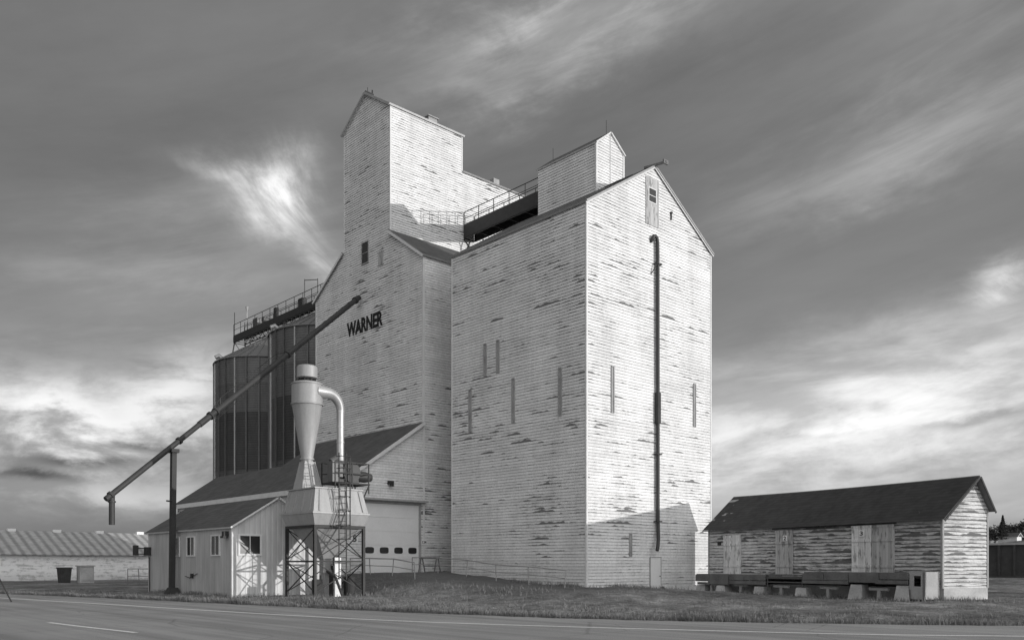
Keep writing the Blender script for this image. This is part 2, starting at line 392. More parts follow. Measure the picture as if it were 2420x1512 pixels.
for X,sx in ((AX0,-1),(AX1,1)):
    for Y,sy in ((AY0,-1),(AY1,1)):
        b.box(min(X+sx*.035,X-sx*.08),max(X+sx*.035,X-sx*.08),min(Y+sy*.035,Y-sy*.08),max(Y+sy*.035,Y-sy*.08),.2,AE)
msplit('corner_trim',b,M['trim'],an)
def gable_roof_x(cx,x0,x1,ze,zr,y0,y1,ov,yo,t=.12,mi=0):
    s=MB()
    for xe in (x0,x1):
        k=(zr-ze)/abs(cx-xe); xo=xe-ov if xe<cx else xe+ov; zo=ze-k*ov
        s.slab((xo,y0-yo,zo+t),(cx,y0-yo,zr+t),(cx,y1+yo,zr+t),(xo,y1+yo,zo+t),t,0,1)
    return s
def gable_roof_y(cy,y0,y1,ze,zr,x0,x1,ov,xo0,xo1,t=.12):
    s=MB()
    for ye in (y0,y1):
        k=(zr-ze)/abs(cy-ye); yo=ye-ov if ye<cy else ye+ov; zo=ze-k*ov
        s.slab((x0-xo0,yo,zo+t),(x0-xo0,cy,zr+t),(x1+xo1,cy,zr+t),(x1+xo1,yo,zo+t),t,0,1)
    return s
make('roof',gable_roof_x(AC,AX0,AX1,AE,AR,AY0,AY1,.16,.16,.10),[M['shingle'],M['trim_grey']],an)
b=MB()
for xe,s_ in ((AX0-.14,-1),(AX1+.14,1)):
    b.beam((xe,AY0-.10,AE-.14),(AC+s_*.02,AY0-.10,AR-.06),.04,.10)
msplit('rake_board',b,M['trim'],an)
cp0,cp1,cy0,cy1,ce,cr=38.7,41.2,34.4,39.36,26.9,27.85; cc=(cp0+cp1)/2
w=MB()
w.clap([(cp0,24.2-.6),(cp1,23.6),(cp1,ce),(cc,cr),(cp0,ce)],(0,cy0,0),(1,0,0),(0,-1,0))
w.clap([(cp0,23.6),(cp1,23.6),(cp1,ce),(cc,cr),(cp0,ce)],(0,cy1,0),(1,0,0),(0,1,0))
w.clap([(cy0,23.6),(cy1,23.6),(cy1,ce),(cy0,ce)],(cp0,0,0),(0,1,0),(-1,0,0))
w.clap([(cy0,23.6),(cy1,23.6),(cy1,ce),(cy0,ce)],(cp1,0,0),(0,1,0),(1,0,0))
cu=make('cupola',w,M['siding_fade'],an)
make('cupola_roof',gable_roof_x(cc,cp0,cp1,ce,cr,cy0,cy1,.12,.12,.08),[M['shingle'],M['trim']],cu)
b=MB(); b.box(cc-.02,cc+.02,cy0-.05,cy0-.02,24.4,27.7)
for X in (cp0,cp1): b.box(X-.06,X+.06,cy0-.05,cy0+.07,23.9,ce-.02)
msplit('corner_trim',b,M['trim'],cu)
b=MB(); b.tube([(cc,cy0+.3,cr),(cc,cy0+.3,cr+.9)],.015,6); b.tube([(cc-.3,cy1-.4,cr-.3),(cc-.3,cy1-.4,cr+.6)],.015,6); msplit('lightning_rod',b,M['dark_steel'],cu)
ld=MB(); O=(39.14,AY0,21.2)
ld.obox(O,(1,0,0),Z,(0,-1,0),(0,1.2),(0,1.3),(.0,.05)); ld.obox(O,(1,0,0),Z,(0,-1,0),(0,.24),(1.3,2.7),(.0,.05))
ld.obox(O,(1,0,0),Z,(0,-1,0),(.96,1.2),(1.3,2.7),(.0,.05)); ld.obox(O,(1,0,0),Z,(0,-1,0),(.24,.96),(2.15,2.7),(.0,.05))
make('loft_door',ld,M['graydoor'],an,label='weathered grey loft door under the gable')
window(an,(39.42,AY0,22.55),(1,0,0),(0,-1,0),.64,.75,M['trim'],.06,0,1)
b=MB(); b.beam((AC-.1,AY0+.6,AR+.12),(AC+.25,AY0-.75,AR+.14),.10,.12); b.box(AC+.05,AC+.45,AY0-.72,AY0-.62,AR+.02,AR+.26); make('hoist_beam',b,M['wood'],an)
b=MB(); b.box(41.45,41.60,AY0-.12,AY0-.0,22.4,22.48); b.box(41.49,41.53,AY0-.10,AY0-.03,22.0,22.4);make('bracket',b,M['dark_steel'],an)
b=MB(); b.slab((38.0,31.8,23.62),(38.9,31.8,24.18),(38.9,33.1,24.18),(38.0,33.1,23.62),.1); make('roof_hatch',b,M['wooddark'],an)
PY=AY0-.17
pts=[(39.62,AY0-.02,20.25),(39.62,PY,20.42),(39.70,PY,20.55),(39.85,PY,20.6),(40.0,PY,20.5),(40.06,PY,20.25),(40.08,PY,19.5),(40.1,PY,12),(40.1,PY,4.1),(40.08,PY-.03,3.6),(39.95,PY-.14,3.1),(39.70,PY-.30,2.7),(39.58,PY-.34,2.45)]
b=MB(); b.tube(pts,.105,12); dp=make('downpipe',b,M['pipe'],an,smooth=50)
b=MB()
for zz in (19.0,8.0,4.1):
    b.box(39.9,40.3,PY-.14,PY-.11,zz,zz+.07); b.box(39.87,39.9,PY-.14,AY0-.01,zz,zz+.07); b.box(40.30,40.33,PY-.14,AY0-.01,zz,zz+.07)
b.beam((39.62,AY0-.05,18.4),(39.95,PY-.1,19.03),.05); b.box(39.97,40.23,PY-.12,AY0-.01,9.8,11.6)
msplit('pipe_bracket',b,M['rust'],dp)
def batten(par,O,U,N,w,h):
    b=MB(); b.obox(O,U,Z,N,(0,.07),(0,h),(.0,.07)); b.obox(O,U,Z,N,(w-.07,w),(0,h),(.0,.07)); b.obox(O,U,Z,N,(.07,w-.07),(0,h),(.0,.035))
    b.obox(O,U,Z,N,(.02,w-.02),(h,h+.08),(.0,.08)); make('bin_cover_board',b,M['woodl'],par)
for X,z0,z1 in ((36.12,9.98,12.5),(43.75,10.05,12.6),(37.68,2.1,3.34)): batten(an,(X,AY0,z0),(1,0,0),(0,-1,0),.26 if z0>5 else .22,z1-z0)
for Y,z0,z1 in ((32.97,9.8,12.4),(36.76,9.85,12.42),(40.66,9.8,12.35),(39.25,13.0,14.9),(38.1,13.0,14.9)): batten(an,(AX0,Y+.15,z0),(0,-1,0),(-1,0,0),.28,z1-z0)
O=(39.55,AY0,-.05)
b=MB(); b.obox(O,(1,0,0),Z,(0,-1,0),(0,.95),(0,2.1),(.02,.06)); d=make('door',b,M['white'],an,label='plain white door')
b=MB()
b.obox(O,(1,0,0),Z,(0,-1,0),(-.05,0),(0,2.15),(.0,.08));b.obox(O,(1,0,0),Z,(0,-1,0),(.95,1.0),(0,2.15),(.0,.08));b.obox(O,(1,0,0),Z,(0,-1,0),(0,.95),(2.1,2.15),(.0,.08)); make('door_frame',b,M['trim_grey'],d)
b=MB(); b.box(40.38,40.43,AY0-.12,AY0-.06,.95,1.0); make('handle',b,M['dark_steel'],d)
b=MB()
for a,c in ((34.3,39.2),(40.8,44.6)):
    b.slab((a,AY0-.04,.42),(c,AY0-.04,.42),(c,AY0-.62,-.2),(a,AY0-.62,-.2),.03)
msplit('skirt',b,M['corr'],an)
# ------------------------------------------------------------------ main elevator
MX0,MX1,MY0,MY1=34.15,48.0,45.5,59.25; ME=22.0; TS=24.6; T0,T1=49.28,55.2; TC=(T0+T1)/2; TE,TR=33.35,35.25; TX=40.55; LE=30.7;LR=32.35
me=empty('grain_elevator',(41,52.4,.3),'tall white wooden grain elevator with peeling paint and raised headhouse','grain elevator')
w=MB()
w.clap([(MY0,.3),(MY1,.3),(MY1,ME),(T1,TS),(T0,TS),(MY0,ME)],(MX0,0,0),(0,1,0),(-1,0,0))
w.clap([(MY0,.3),(MY1,.3),(MY1,ME),(T1,TS),(T0,TS),(MY0,ME)],(MX1,0,0),(0,1,0),(1,0,0))
w.clap([(MX0,.3),(MX1,.3),(MX1,ME),(MX0,ME)],(0,MY0,0),(1,0,0),(0,-1,0))
w.clap([(MX0,.3),(MX1,.3),(MX1,ME),(MX0,ME)],(0,MY1,0),(1,0,0),(0,1,0))
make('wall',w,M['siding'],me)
w=MB()
w.clap([(T0,TS),(T1,TS),(T1,TE),(TC,TR),(T0,TE)],(MX0,0,0),(0,1,0),(-1,0,0))
w.clap([(T0,LE-1),(T1,LE-1),(T1,TE),(TC,TR),(T0,TE)],(TX,0,0),(0,1,0),(1,0,0))
w.clap([(T0,TS-.6),(T1,TS-.6),(T1,LE),(TC,LR),(T0,LE)],(MX1,0,0),(0,1,0),(1,0,0))
for Y,n in ((T0,-1),(T1,1)):
    w.clap([(MX0,TS-.5),(TX,TS-.5),(TX,TE),(MX0,TE)],(0,Y,0),(1,0,0),(0,n,0))
    w.clap([(TX,TS-.5),(MX1,TS-.5),(MX1,LE),(TX,LE)],(0,Y,0),(1,0,0),(0,n,0))
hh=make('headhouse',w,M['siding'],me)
s=gable_roof_y(TC,T0,T1,TE,TR,MX0,TX,.18,.18,.15)
make('headhouse_roof',s,[M['shingle'],M['trim']],hh)
make('headhouse_roof',gable_roof_y(TC,T0,T1,LE,LR,TX+.03,MX1,.15,0,.2),[M['shingle'],M['trim_grey']],hh)
b=MB(); b.box(MX0-.035,MX0+.08,T0-.035,T0+.08,TS,TE-.05); b.box(MX0-.035,MX0+.08,T1-.08,T1+.035,TS,TE-.05); b.box(TX-.08,TX+.035,T0-.035,T0+.08,LE,TE-.05); msplit('corner_trim',b,M['trim'],hh)
b=MB()
for yo,zo in ((T0-.15,TE-.08),(T1+.15,TE-.08)): b.beam((MX0-.2,yo,zo),(MX0-.2,TC+(-.03 if yo<TC else .03),TR+.0),.04,.16)
msplit('rake_board',b,M['trim_grey'],hh)
b=MB(); b.box(38.6,39.4,T0+1.5,T0+2.1,TE+.6,TE+1.35);b.box(38.5,39.5,T0+1.4,T0+2.2,TE+1.35,TE+1.42); b.box(45.6,46.2,TC-.8,TC-.3,LR-.5,LR+.15); msplit('roof_vent',b,M['trim_grey'],hh)
b=MB(); b.tube([(MX0+.1,TC,TR),(MX0+.1,TC,TR+.5)],.02,6); b.tube([(MX0+.5,TC,TR),(MX0+.5,TC,TR+.45)],.05,6);b.box(MX0-.1,MX0+.6,TC-.05,TC+.05,TR+.12,TR+.2); make('finial',b,M['dark_steel'],hh)
s=MB(); k=(TS-ME)/(T0-MY0)
s.slab((MX0-.2,MY0-.22,ME-k*.22+.12),(MX0-.2,T0-.03,TS+.1),(MX1+.2,T0-.03,TS+.1),(MX1+.2,MY0-.22,ME-k*.22+.12),.12,0,1)
s.slab((MX0-.2,MY1+.22,ME-k*.22+.12),(MX0-.2,T1+.03,TS+.1),(MX1+.2,T1+.03,TS+.1),(MX1+.2,MY1+.22,ME-k*.22+.12),.12,0,1)
msplit('roof',s,[M['shingle'],M['trim_grey']],me)
b=MB()
b.beam((MX0-.22,MY0-.2,ME-.17),(MX0-.22,T0,TS-.05),.04,.14);b.beam((MX0-.22,MY1+.2,ME-.17),(MX0-.22,T1,TS-.05),.04,.14); msplit('rake_board',b,M['trim'],me)
b=MB(); b.box(MX0-.04,MX0+.1,MY0-.04,MY0+.1,.4,ME-.1); b.box(MX0-.04,MX0+.1,MY1-.1,MY1+.04,.4,ME-.1); msplit('corner_trim',b,M['trim'],me)
b=MB(); b.box(MX0+.05,MX1-.05,MY0+.05,MY1-.05,-.9,.3); make('foundation',b,M['conc'],me)
window(me,(MX0,52.75,23.2),(0,-1,0),(-1,0,0),.8,1.45,M['trim_grey'],.07,0,1)
b=MB(); O=(MX0,50.7,22.6); b.obox(O,(0,-1,0),Z,(-1,0,0),(0,.65),(0,.85),(.0,.05)); b.obox(O,(0,-1,0),Z,(-1,0,0),(-.06,.71),(-.06,0),(.0,.07)); b.obox(O,(0,-1,0),Z,(-1,0,0),(-.06,.71),(.85,.91),(.0,.07)); make('hatch',b,M['graydoor'],me)
text_mesh('name_lettering','WARNER',(MX0-.03,54.75,18.32),(0,-1,0),(0,0,1),4.6,1.05,M['black'],me,.030,.03,'black painted name lettering on the wall')
DX=27.84; DE=6.6; DT=10.9; kk=(DT-DE)/(MX0-DX); rz=lambda X: DE+(X-DX)*kk
w=MB(); DL,DR,DB,DTOP=29.56,33.78,1.10,5.5
w.clap([(DX,.2),(DL,.2),(DL,rz(DL)),(DX,DE)],(0,MY0,0),(1,0,0),(0,-1,0))
w.clap([(DR,.2),(MX0-.04,.2),(MX0-.04,rz(MX0-.04)),(DR,rz(DR))],(0,MY0,0),(1,0,0),(0,-1,0))
w.clap([(DL,DTOP),(DR,DTOP),(DR,rz(DR)),(DL,rz(DL))],(0,MY0,0),(1,0,0),(0,-1,0))
w.clap([(MY0,-.2),(70.5,-.2),(70.5,DE),(MY0,DE)],(DX,0,0),(0,1,0),(-1,0,0))
w.clap([(DX,-.2),(34.7,-.2),(34.7,DE),(31.26,8.85),(DX,DE)],(0,70.5,0),(1,0,0),(0,1,0))
w.clap([(59.3,-.2),(70.5,-.2),(70.5,DE),(59.3,DE)],(34.7,0,0),(0,1,0),(1,0,0))
w.box(DX+.1,MX0-.1,MY0+.3,MY0+.35,0,5.6); w.box(DX+.02,MX0-.1,MY0+.02,MY0+3,.0,1.05)
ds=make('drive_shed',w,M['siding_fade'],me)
s=MB()
s.slab((DX-.3,MY0-.2,DE-.3*kk+.12),(MX0-.03,MY0-.2,DT+.1),(MX0-.03,59.3,DT+.1),(DX-.3,59.3,DE-.3*kk+.12),.12,0,1)
s.slab((DX-.3,59.3,DE-.3*kk+.12),(31.26,59.3,rz(31.26)+.12),(31.26,70.8,rz(31.26)+.12),(DX-.3,70.8,DE-.3*kk+.12),.12,0,1)
s.slab((35.0,59.3,6.5),(31.262,59.3,rz(31.26)+.12),(31.262,70.8,rz(31.26)+.12),(35.0,70.8,6.5),.12,0,1)
make('drive_shed_roof',s,[M['shingle'],M['trim']],ds)
b=MB(); b.box(DX-.36,DX-.31,MY0-.2,70.8,DE-.42,DE-.1); b.beam((DX-.3,MY0-.24,DE-.17),(MX0-.05,MY0-.24,DT-.0),.05,.2); b.box(DX-.04,DX+.1,MY0-.04,MY0+.1,.2,DE-.1); msplit('trim_board',b,M['trim'],ds)
b=MB(); b.box(DL-.15,DL,MY0-.06,MY0+.25,1.0,DTOP+.15); b.box(DR,DR+.15,MY0-.06,MY0+.25,1.0,DTOP+.15);b.box(DL,DR,MY0-.06,MY0+.25,DTOP,DTOP+.15)
make('door_surround',b,M['trim_grey'],ds)
b=MB(); b.box(DX+.4,MX0+.1,MY0-.45,MY0-.06,DTOP+.17,DTOP+.30); make('door_canopy',b,M['trim_grey'],ds)
b=MB(); npan=5; ph=(DTOP-DB)/npan
for i in range(npan):
    z0=DB+i*ph+.015; z1=DB+(i+1)*ph-.015
    b.box(DL,DR,MY0+.02,MY0+.06,z0,z1)
b.box(DL,DR,MY0+.05,MY0+.09,DB,DTOP)
gd=make('garage_door',b,M['white'],ds,label='white sectional garage door')
for i in range(4):
    cx=DL+.42+i*1.1
    b=MB(); ring=[];n=24
    for k in range(n):
        a=2*math.pi*k/n; ca,sa=math.cos(a),math.sin(a)
        ring.append((cx+.33*math.copysign(abs(ca)**.5,ca),math.copysign(abs(sa)**.5,sa)*.2))
    P=[(x_,MY0+.00,2.55+zz) for x_,zz in ring]+[(x_,MY0+.03,2.55+zz) for x_,zz in ring]
    b.add(P,[tuple(range(n))]+[(k,(k+1)%n,n+(k+1)%n,n+k) for k in range(n)]); make('door_window',b,M['glass'],gd)
b=MB(); b.box(31.3,31.6,MY0-.32,MY0-.02,6.75,6.95); b.box(31.36,31.54,MY0-.4,MY0-.2,6.6,6.76); make('wall_lamp',b,M['dark_steel'],ds)
def plate(name,parent,O,U,N,w,h,txt,th,mat=None):
    b=MB(); b.obox(O,U,Z,N,(0,w),(0,h),(.025,.045)); p=make(name,b,mat or M['white'],parent)
    O2=Vector(O)+Vector(U)*(w*.22 if len(txt)<2 else w*.1)+Vector((0,0,(h-th)/2))+Vector(N)*.047
    text_mesh('number_lettering',txt,O2,U,Z,w*(.56 if len(txt)<2 else .8),th,M['black'],p,.02,.006)
    return p
plate('number_plate',ds,(DL-.95,MY0,2.95),(1,0,0),(0,-1,0),.5,.6,'5',.42)
plate('number_plate',ds,(DR+.16,MY0-.06,2.95),(1,0,0),(0,-1,0),.42,.34,"134",.2)
# ------------------------------------------------------------------ catwalks
def catwalk(name,x0,x1,y0,y1,zb,zt,zr,step,label,truss=True):
    e=empty(name,((x0+x1)/2,(y0+y1)/2,zb),label,'catwalk')
    b=MB()
    for X in (x0,x1): b.box(X-.04,X+.04,y0,y1,zt-.3,zt); b.box(X-.04,X+.04,y0,y1,zb,zb+.08)
    n=max(1,int((y1-y0)/step)); 
    for X in (x0,x1):
        for i in range(n):
            a=y0+(y1-y0)*i/n; c=y0+(y1-y0)*(i+1)/n
            if truss: b.beam((X,a,zb+.04),(X,(a+c)/2,zt-.3),.05);b.beam((X,(a+c)/2,zt-.3),(X,c,zb+.04),.05)
            else: b.beam((X,a,zb+.04),(X,a,zt-.3),.05)
    for i in range(n*(2 if truss else 1)+1):
        a=y0+(y1-y0)*i/(n*(2 if truss else 1)); b.box(x0+.04,x1-.04,a-.03,a+.03,zb,zb+.06)
    make('truss',b,M['dark_steel'],e)
    b=MB(); b.box(x0+.045,x1-.045,y0,y1,zt-.06,zt-.02); make('deck',b,M['rust'],e)
    for X in (x0,x1):
        b=MB(); b.tube([(X,y0,zr),(X,y1,zr)],.03,6); b.tube([(X,y0,(zr+zt)/2),(X,y1,(zr+zt)/2)],.022,6)
        for i in range(n+1):
            a=y0+(y1-y0)*i/n; b.tube([(X,a,zt-.1),(X,a,zr)],.03,6)
        make('railing',b,M['dark_steel'],e)
    return e
c1=catwalk('catwalk',40.7,41.7,39.4,49.2,25.75,26.75,27.7,1.6,'dark steel catwalk bridging the two elevators',False)
for X in (40.64,41.68):
    b=MB(); b.box(X,X+.08,39.42,49.2,25.82,26.78); make('side_plate',b,M['dark_steel'],c1)
b=MB(); b.beam((40.7,49.2,25.7),(40.7,48.6,24.9),.08); b.beam((40.7,48.2,25.7),(40.7,49.2,24.6),.06); b.beam((41.7,48.2,25.7),(41.7,49.2,24.6),.06); msplit('bracket',b,M['dark_steel'],c1)
c2=catwalk('catwalk',40.4,41.6,59.5,87.2,25.15,25.95,27.1,1.6,'long steel catwalk running over the grain bins')
b=MB(); b.box(40.34,40.42,59.5,87.2,25.25,25.8); make('side_plate',b,M['dark_steel'],c2)
for Y in (64,70,76,83,87):
    b=MB()
    for X in (40.4,41.6): b.beam((X,Y,25.2),(X+(-.5 if X<41 else .5),Y,22.3),.1)
    b.beam((40.4,Y,25.2),(41.9,Y,23.3),.05); b.beam((40.4,Y,24.2),(41.6,Y,24.2),.06)
    make('support_leg',b,M['dark_steel'],c2)
b=MB(); b.box(40.6,41.3,82.2,83.2,26.0,26.9); make('conveyor_drive',b,M['steel'],c2)
b=MB(); b.tube([(40.4,80.6,26.3),(41.6,80.6,26.3)],.28,14); make('conveyor_drum',b,M['steel'],c2,smooth=40)
b=MB(); b.box(40.7,41.2,73.2,74.0,25.9,26.9); b.box(40.5,40.8,78,78.5,26,27.0); msplit('conveyor_housing',b,M['rust'],c2)
b=MB(); b.tube([(40.4,72.2,25.9),(40.4,72.2,28.3)],.045,8);b.tube([(41.2,71.2,25.9),(41.2,71.2,28.3)],.045,8);b.beam((40.4,72.2,28.2),(41.2,71.2,28.2),.07); make('hoist_frame',b,M['steel'],c2)
b=MB(); b.tube([(40.5,84.3,25.9),(40.5,84.3,27.9),(40.5,84.3,28.4)],[.03,.05,.18],10); make('floodlight',b,M['galv'],c2)
b=MB(); b.tube([(40.45,87.1,25),(40.45,87.1,28.4)],.035,6);b.tube([(41.6,87.1,25),(41.6,87.1,27.6)],.035,6); msplit('mast',b,M['dark_steel'],c2)
# ------------------------------------------------------------------ bins
def grain_bin(cx,cy,R,ze,zp):
    e=empty('grain_bin',(cx,cy,0),'dark corrugated steel grain bin with cone roof','grain bin','steel grain bins behind the elevator')
    b=MB(); n=72
    b.tube([(cx,cy,-.5),(cx,cy,ze)],R,n,cap=False); make('bin_wall',b,M['bin'],e,smooth=40)
    for k in range(28):
        b=MB(); a=2*math.pi*k/28; c=Vector((math.cos(a),math.sin(a),0)); t=Vector((-c.y,c.x,0))
        b.obox(Vector((cx,cy,0))+c*(R-.01),t,Z,c,(-.06,.06),(-.3,ze-.05),(0,.13))
        make('stiffener',b,M['galv'] if k%3==1 else M['steel'],e)
    b=MB(); b.tube([(cx,cy,ze-.02),(cx,cy,ze+.03),(cx,cy,zp)],[R+.16,R+.16,.5],n,cap=True)
    for k in range(36):
        a=2*math.pi*k/36; c=Vector((math.cos(a),math.sin(a),0))
        b.beam(Vector((cx,cy,ze+.08))+c*(R+.12),Vector((cx,cy,zp+.04))+c*.5,.05)
    rf=make('bin_roof',b,M['binroof'],e,smooth=30)
    b=MB(); b.tube([(cx,cy,zp-.1),(cx,cy,zp+.35),(cx,cy,zp+.6)],[.5,.5,.15],16); make('roof_cap',b,M['galv'],rf,smooth=30)
    for aa in (160,110,340):
        b=MB(); a=math.radians(aa); q=Vector((cx+math.cos(a)*(R-.7),cy+math.sin(a)*(R-.7),ze+.25))
        b.tube([q,q+Vector((0,0,.4)),q+Vector((math.cos(a)*.25,math.sin(a)*.25,.6)),q+Vector((math.cos(a)*.6,math.sin(a)*.6,.4))],.22,10)
        make('roof_vent',b,M['galv'],rf,smooth=40)
    return e
grain_bin(41,80,5.4,21.3,24.4); grain_bin(41,68.5,5.4,21.9,24.8)
# ------------------------------------------------------------------ spout and pole
top=Vector((33.9,52.8,20.8)); mid=Vector((19,48.7,8.38)); end=mid+(mid-top).normalized()*5.3
au=empty('grain_spout',(mid.x,mid.y,mid.z),'long dark steel loading spout slanting down from the elevator','grain spout')
b=MB(); b.tube([top,top.lerp(end,.7),top.lerp(end,.701),end],[.185,.185,.15,.15],14)
D=(end-top).normalized(); L=(end-top).length
make('pipe',b,M['pipe'],au,smooth=50)
for f in (.02,.35,.64,.66,.77,.985):
    b=MB(); q=top+D*L*f; b.tube([q-D*.07,q+D*.07],.25 if f<.7 else .21,14); make('flange',b,M['rust'],au,smooth=50)
b=MB(); q=end-D*.45; b.tube([q+Vector((0,0,.05)),q+Vector((0,0,-1.6))],.15,14);b.tube([q+Vector((0,0,-.35)),q+Vector((0,0,-.43))],.2,14); make('downspout',b,M['pipe'],au,smooth=50)
a=top+D*L*.36; c=top+D*L*.66
b=MB(); b.tube([a+Vector((0,0,.2)),a.lerp(c,.12)+Vector((0,0,.6)),a.lerp(c,.88)+Vector((0,0,.6)),c+Vector((0,0,.2))],.018,5)
for f in(.12,.88): q=a.lerp(c,f); b.beam(q,q+Vector((0,0,.6)),.05)
b.tube([a-Vector((0,0,.2)),a.lerp(c,.9)-Vector((0,0,.5)),c-Vector((0,0,.2))],.014,5); make('cable',b,M['dark_steel'],au)
b=MB(); b.beam((18.9,48.7,-.1),(19.0,48.7,8.1),.32,.26); b.frust(18.95,48.7,-.1,.45,.35,.35,.22,.2); b.box(18.78,19.22,48.4,49.0,7.95,8.15)
b.beam((18.8,48.6,5.2),(18.5,48.4,5.2),.08)
make('support_pole',b,M['dark_steel'],None,'dark steel pole holding up the slanting spout','pole')
b=MB(); b.tube([(9.5,42.5,0),(6.9,44.2,6.5)],.03,6)
make('guy_wire',b,M['dark_steel'],None,'thin slanting guy wire beside the highway','wire')
# ------------------------------------------------------------------ office shed
SX0,SX1,SY0,SY1,SE,SR=19.37,24.4,42.0,53.6,3.58,5.15; SC=(SX0+SX1)/2
of=empty('office_shed',(SC,47.8,0),'small pale metal-sided office shed with gable roof','shed')
b=MB(); 
b.add([(SX0,SY0,-.3),(SX1,SY0,-.3),(SX1,SY0,SE),(SC,SY0,SR),(SX0,SY0,SE)],[(0,1,2,3,4)],0)
b.add([(SX0,SY1,-.3),(SX1,SY1,-.3),(SX1,SY1,SE),(SC,SY1,SR),(SX0,SY1,SE)],[(4,3,2,1,0)],0)
b.add([(SX0,SY0,-.3),(SX0,SY1,-.3),(SX0,SY1,SE),(SX0,SY0,SE)],[(0,3,2,1)],1); b.add([(SX1,SY0,-.3),(SX1,SY1,-.3),(SX1,SY1,SE),(SX1,SY0,SE)],[(0,1,2,3)],1)
for i in range(17):
    X=SX0+.15+i*.3
    if X<SX1-.05:
        zt=SE+(SR-SE)*(1-abs(X-SC)/(SX1-SC)); b.box(X-.018,X+.018,SY0-.018,SY0+.0,0.0,zt-.03,0)
make('wall',b,[M['corr'],M['corrx']],of)
make('roof',gable_roof_x(SC,SX0,SX1,SE,SR,SY0,SY1,.18,.2,.09),[M['shingle'],M['trim']],of)
b=MB(); b.box(SX0-.03,SX0+.06,SY0-.035,SY0+.06,0,SE-.05); make('corner_trim',b,M['trim'],of)
for Y in (47.6,44.4,49.7): window(of,(SX0,Y,2.16),(0,-1,0),(-1,0,0),.95,.98,M['trim'],.07,1)
window(of,(19.78,SY0,2.2),(1,0,0),(0,-1,0),1.1,.92,M['trim'],.10,1)
b=MB(); b.box(SX0-.28,SX0-.02,SY0+.35,SY0+.6,3.1,3.35); b.box(SX0-.34,SX0-.1,SY0+.3,SY0+.65,3.0,3.1); make('wall_lamp',b,M['dark_steel'],of)
b=MB(); b.tube([(SX0-.04,47.9,1.0),(SX0-.06,47.2,.9),(SX0-.06,46.2,1.15)],.02,5); b.tube([(SX0-.04,49.9,3.0),(SX0-.04,49.9,1.2)],.02,5);b.box(SX0-.12,SX0-.01,46.8,47.0,.9,1.15);b.tube([(SX0-.03,53.3,0),(SX0-.03,53.3,2.1)],.03,6); msplit('conduit',b,M['dark_steel'],of)
b=MB(); b.box(SX0-.9,SX0-.02,53.3,53.36,2.6,2.66); b.box(SX0-.9,SX0-.02,53.3,53.36,2.25,2.31); b.box(SX0-.95,SX0-.75,53.1,53.5,2.2,2.8);b.box(SX0-.3,SX0-.02,53.1,53.5,2.2,2.7); make('meter_box',b,M['dark_steel'],of)
# ------------------------------------------------------------------ dust collector tower
lx0,lx1,ly0,ly1=21.6,24.4,37.6,40.4
du=empty('dust_collector',(23,39,0),'pale steel cyclone dust collector and hopper standing on braced legs','dust collector')
for X in (lx0,lx1):
    for Y in (ly0,ly1):
        b=MB(); b.box(X-.07,X+.07,Y-.07,Y-.05,-.3,3.6);b.box(X-.07,X+.07,Y+.05,Y+.07,-.3,3.6);b.box(X-.015,X+.015,Y-.05,Y+.05,-.3,3.6); b.box(X-.18,X+.18,Y-.18,Y+.18,-.2,.03); make('leg',b,M['dark_steel'],du)
def side(p,q):
    b=MB()
    b.beam((p[0],p[1],.25),(q[0],q[1],1.75),.045); b.beam((q[0],q[1],.25),(p[0],p[1],1.75),.045); b.beam((p[0],p[1],1.8),(q[0],q[1],1.8),.08)
    b.beam((p[0],p[1],1.9),(q[0],q[1],3.45),.04); b.beam((q[0],q[1],1.9),(p[0],p[1],3.45),.04); b.beam((p[0],p[1],3.52),(q[0],q[1],3.52),.13)
    make('cross_brace',b,M['dark_steel'],du)
cs=[(lx0,ly0),(lx1,ly0),(lx1,ly1),(lx0,ly1)]
for i in range(4): side(cs[i],cs[(i+1)%4])
b=MB(); b.frust(23,39,3.6,1.42,1.42,4.15,1.62,1.62); b.frust(23,39,4.16,1.64,1.64,4.24,1.64,1.64); b.frust(23,39,4.25,1.58,1.58,5.4,1.34,1.34); b.frust(23,39,5.41,1.40,1.40,5.47,1.40,1.40)
for f in (-.6,-.2,.2,.6): 
    b.beam((23+f*2.1,39-1.60,4.3),(23+f*1.85,39-1.37,5.35),.05); b.beam((23-1.60,39+f*2.1,4.3),(23-1.37,39+f*1.85,5.35),.05)
make('hopper_body',b,M['cyc'],du)
b=MB(); b.frust(23,39,1.9,.22,.22,3.55,1.3,1.3); b.box(22.8,23.2,38.8,39.2,1.2,1.9);b.box(22.86,23.14,38.86,39.14,.0,1.2); make('hopper_bottom',b,M['cyc'],du)
b=MB(); b.box(23.7,24.2,39.4,40.0,.0,1.6); b.box(22.0,22.4,38.2,38.6,.0,.9); b.beam((22.9,39.0,1.5),(24.3,39.6,1.0),.12); b.tube([(23.0,38.8,1.3),(23.0,38.0,1.0),(23.2,37.7,.1)],.07,8); make('auger_drive',b,M['rust'],du)
cx,cy=22.3,39.6
b=MB(); b.tube([(cx,cy,6.9),(cx,cy,7.05),(cx,cy,9.8),(cx,cy,9.88),(cx,cy,9.89),(cx,cy,10.85),(cx,cy,10.95)],[.30,.30,.76,.80,.78,.78,.70],32); b.tube([(cx,cy,9.80),(cx,cy,9.86)],.82,32); b.tube([(cx,cy,7.0),(cx,cy,7.08)],.36,24); b.tube([(cx,cy,10.83),(cx,cy,10.88)],.82,32)
cyc=make('cyclone',b,M['cyc'],du,smooth=35)
b=MB(); b.tube([(cx,cy,10.9),(cx,cy,11.15)],.36,20,mi=1)
for k in range(8):
    a=k*math.pi/4; b.beam((cx+.44*math.cos(a),cy+.44*math.sin(a),10.9),(cx+.44*math.cos(a),cy+.44*math.sin(a),11.2),.04,mi=1)
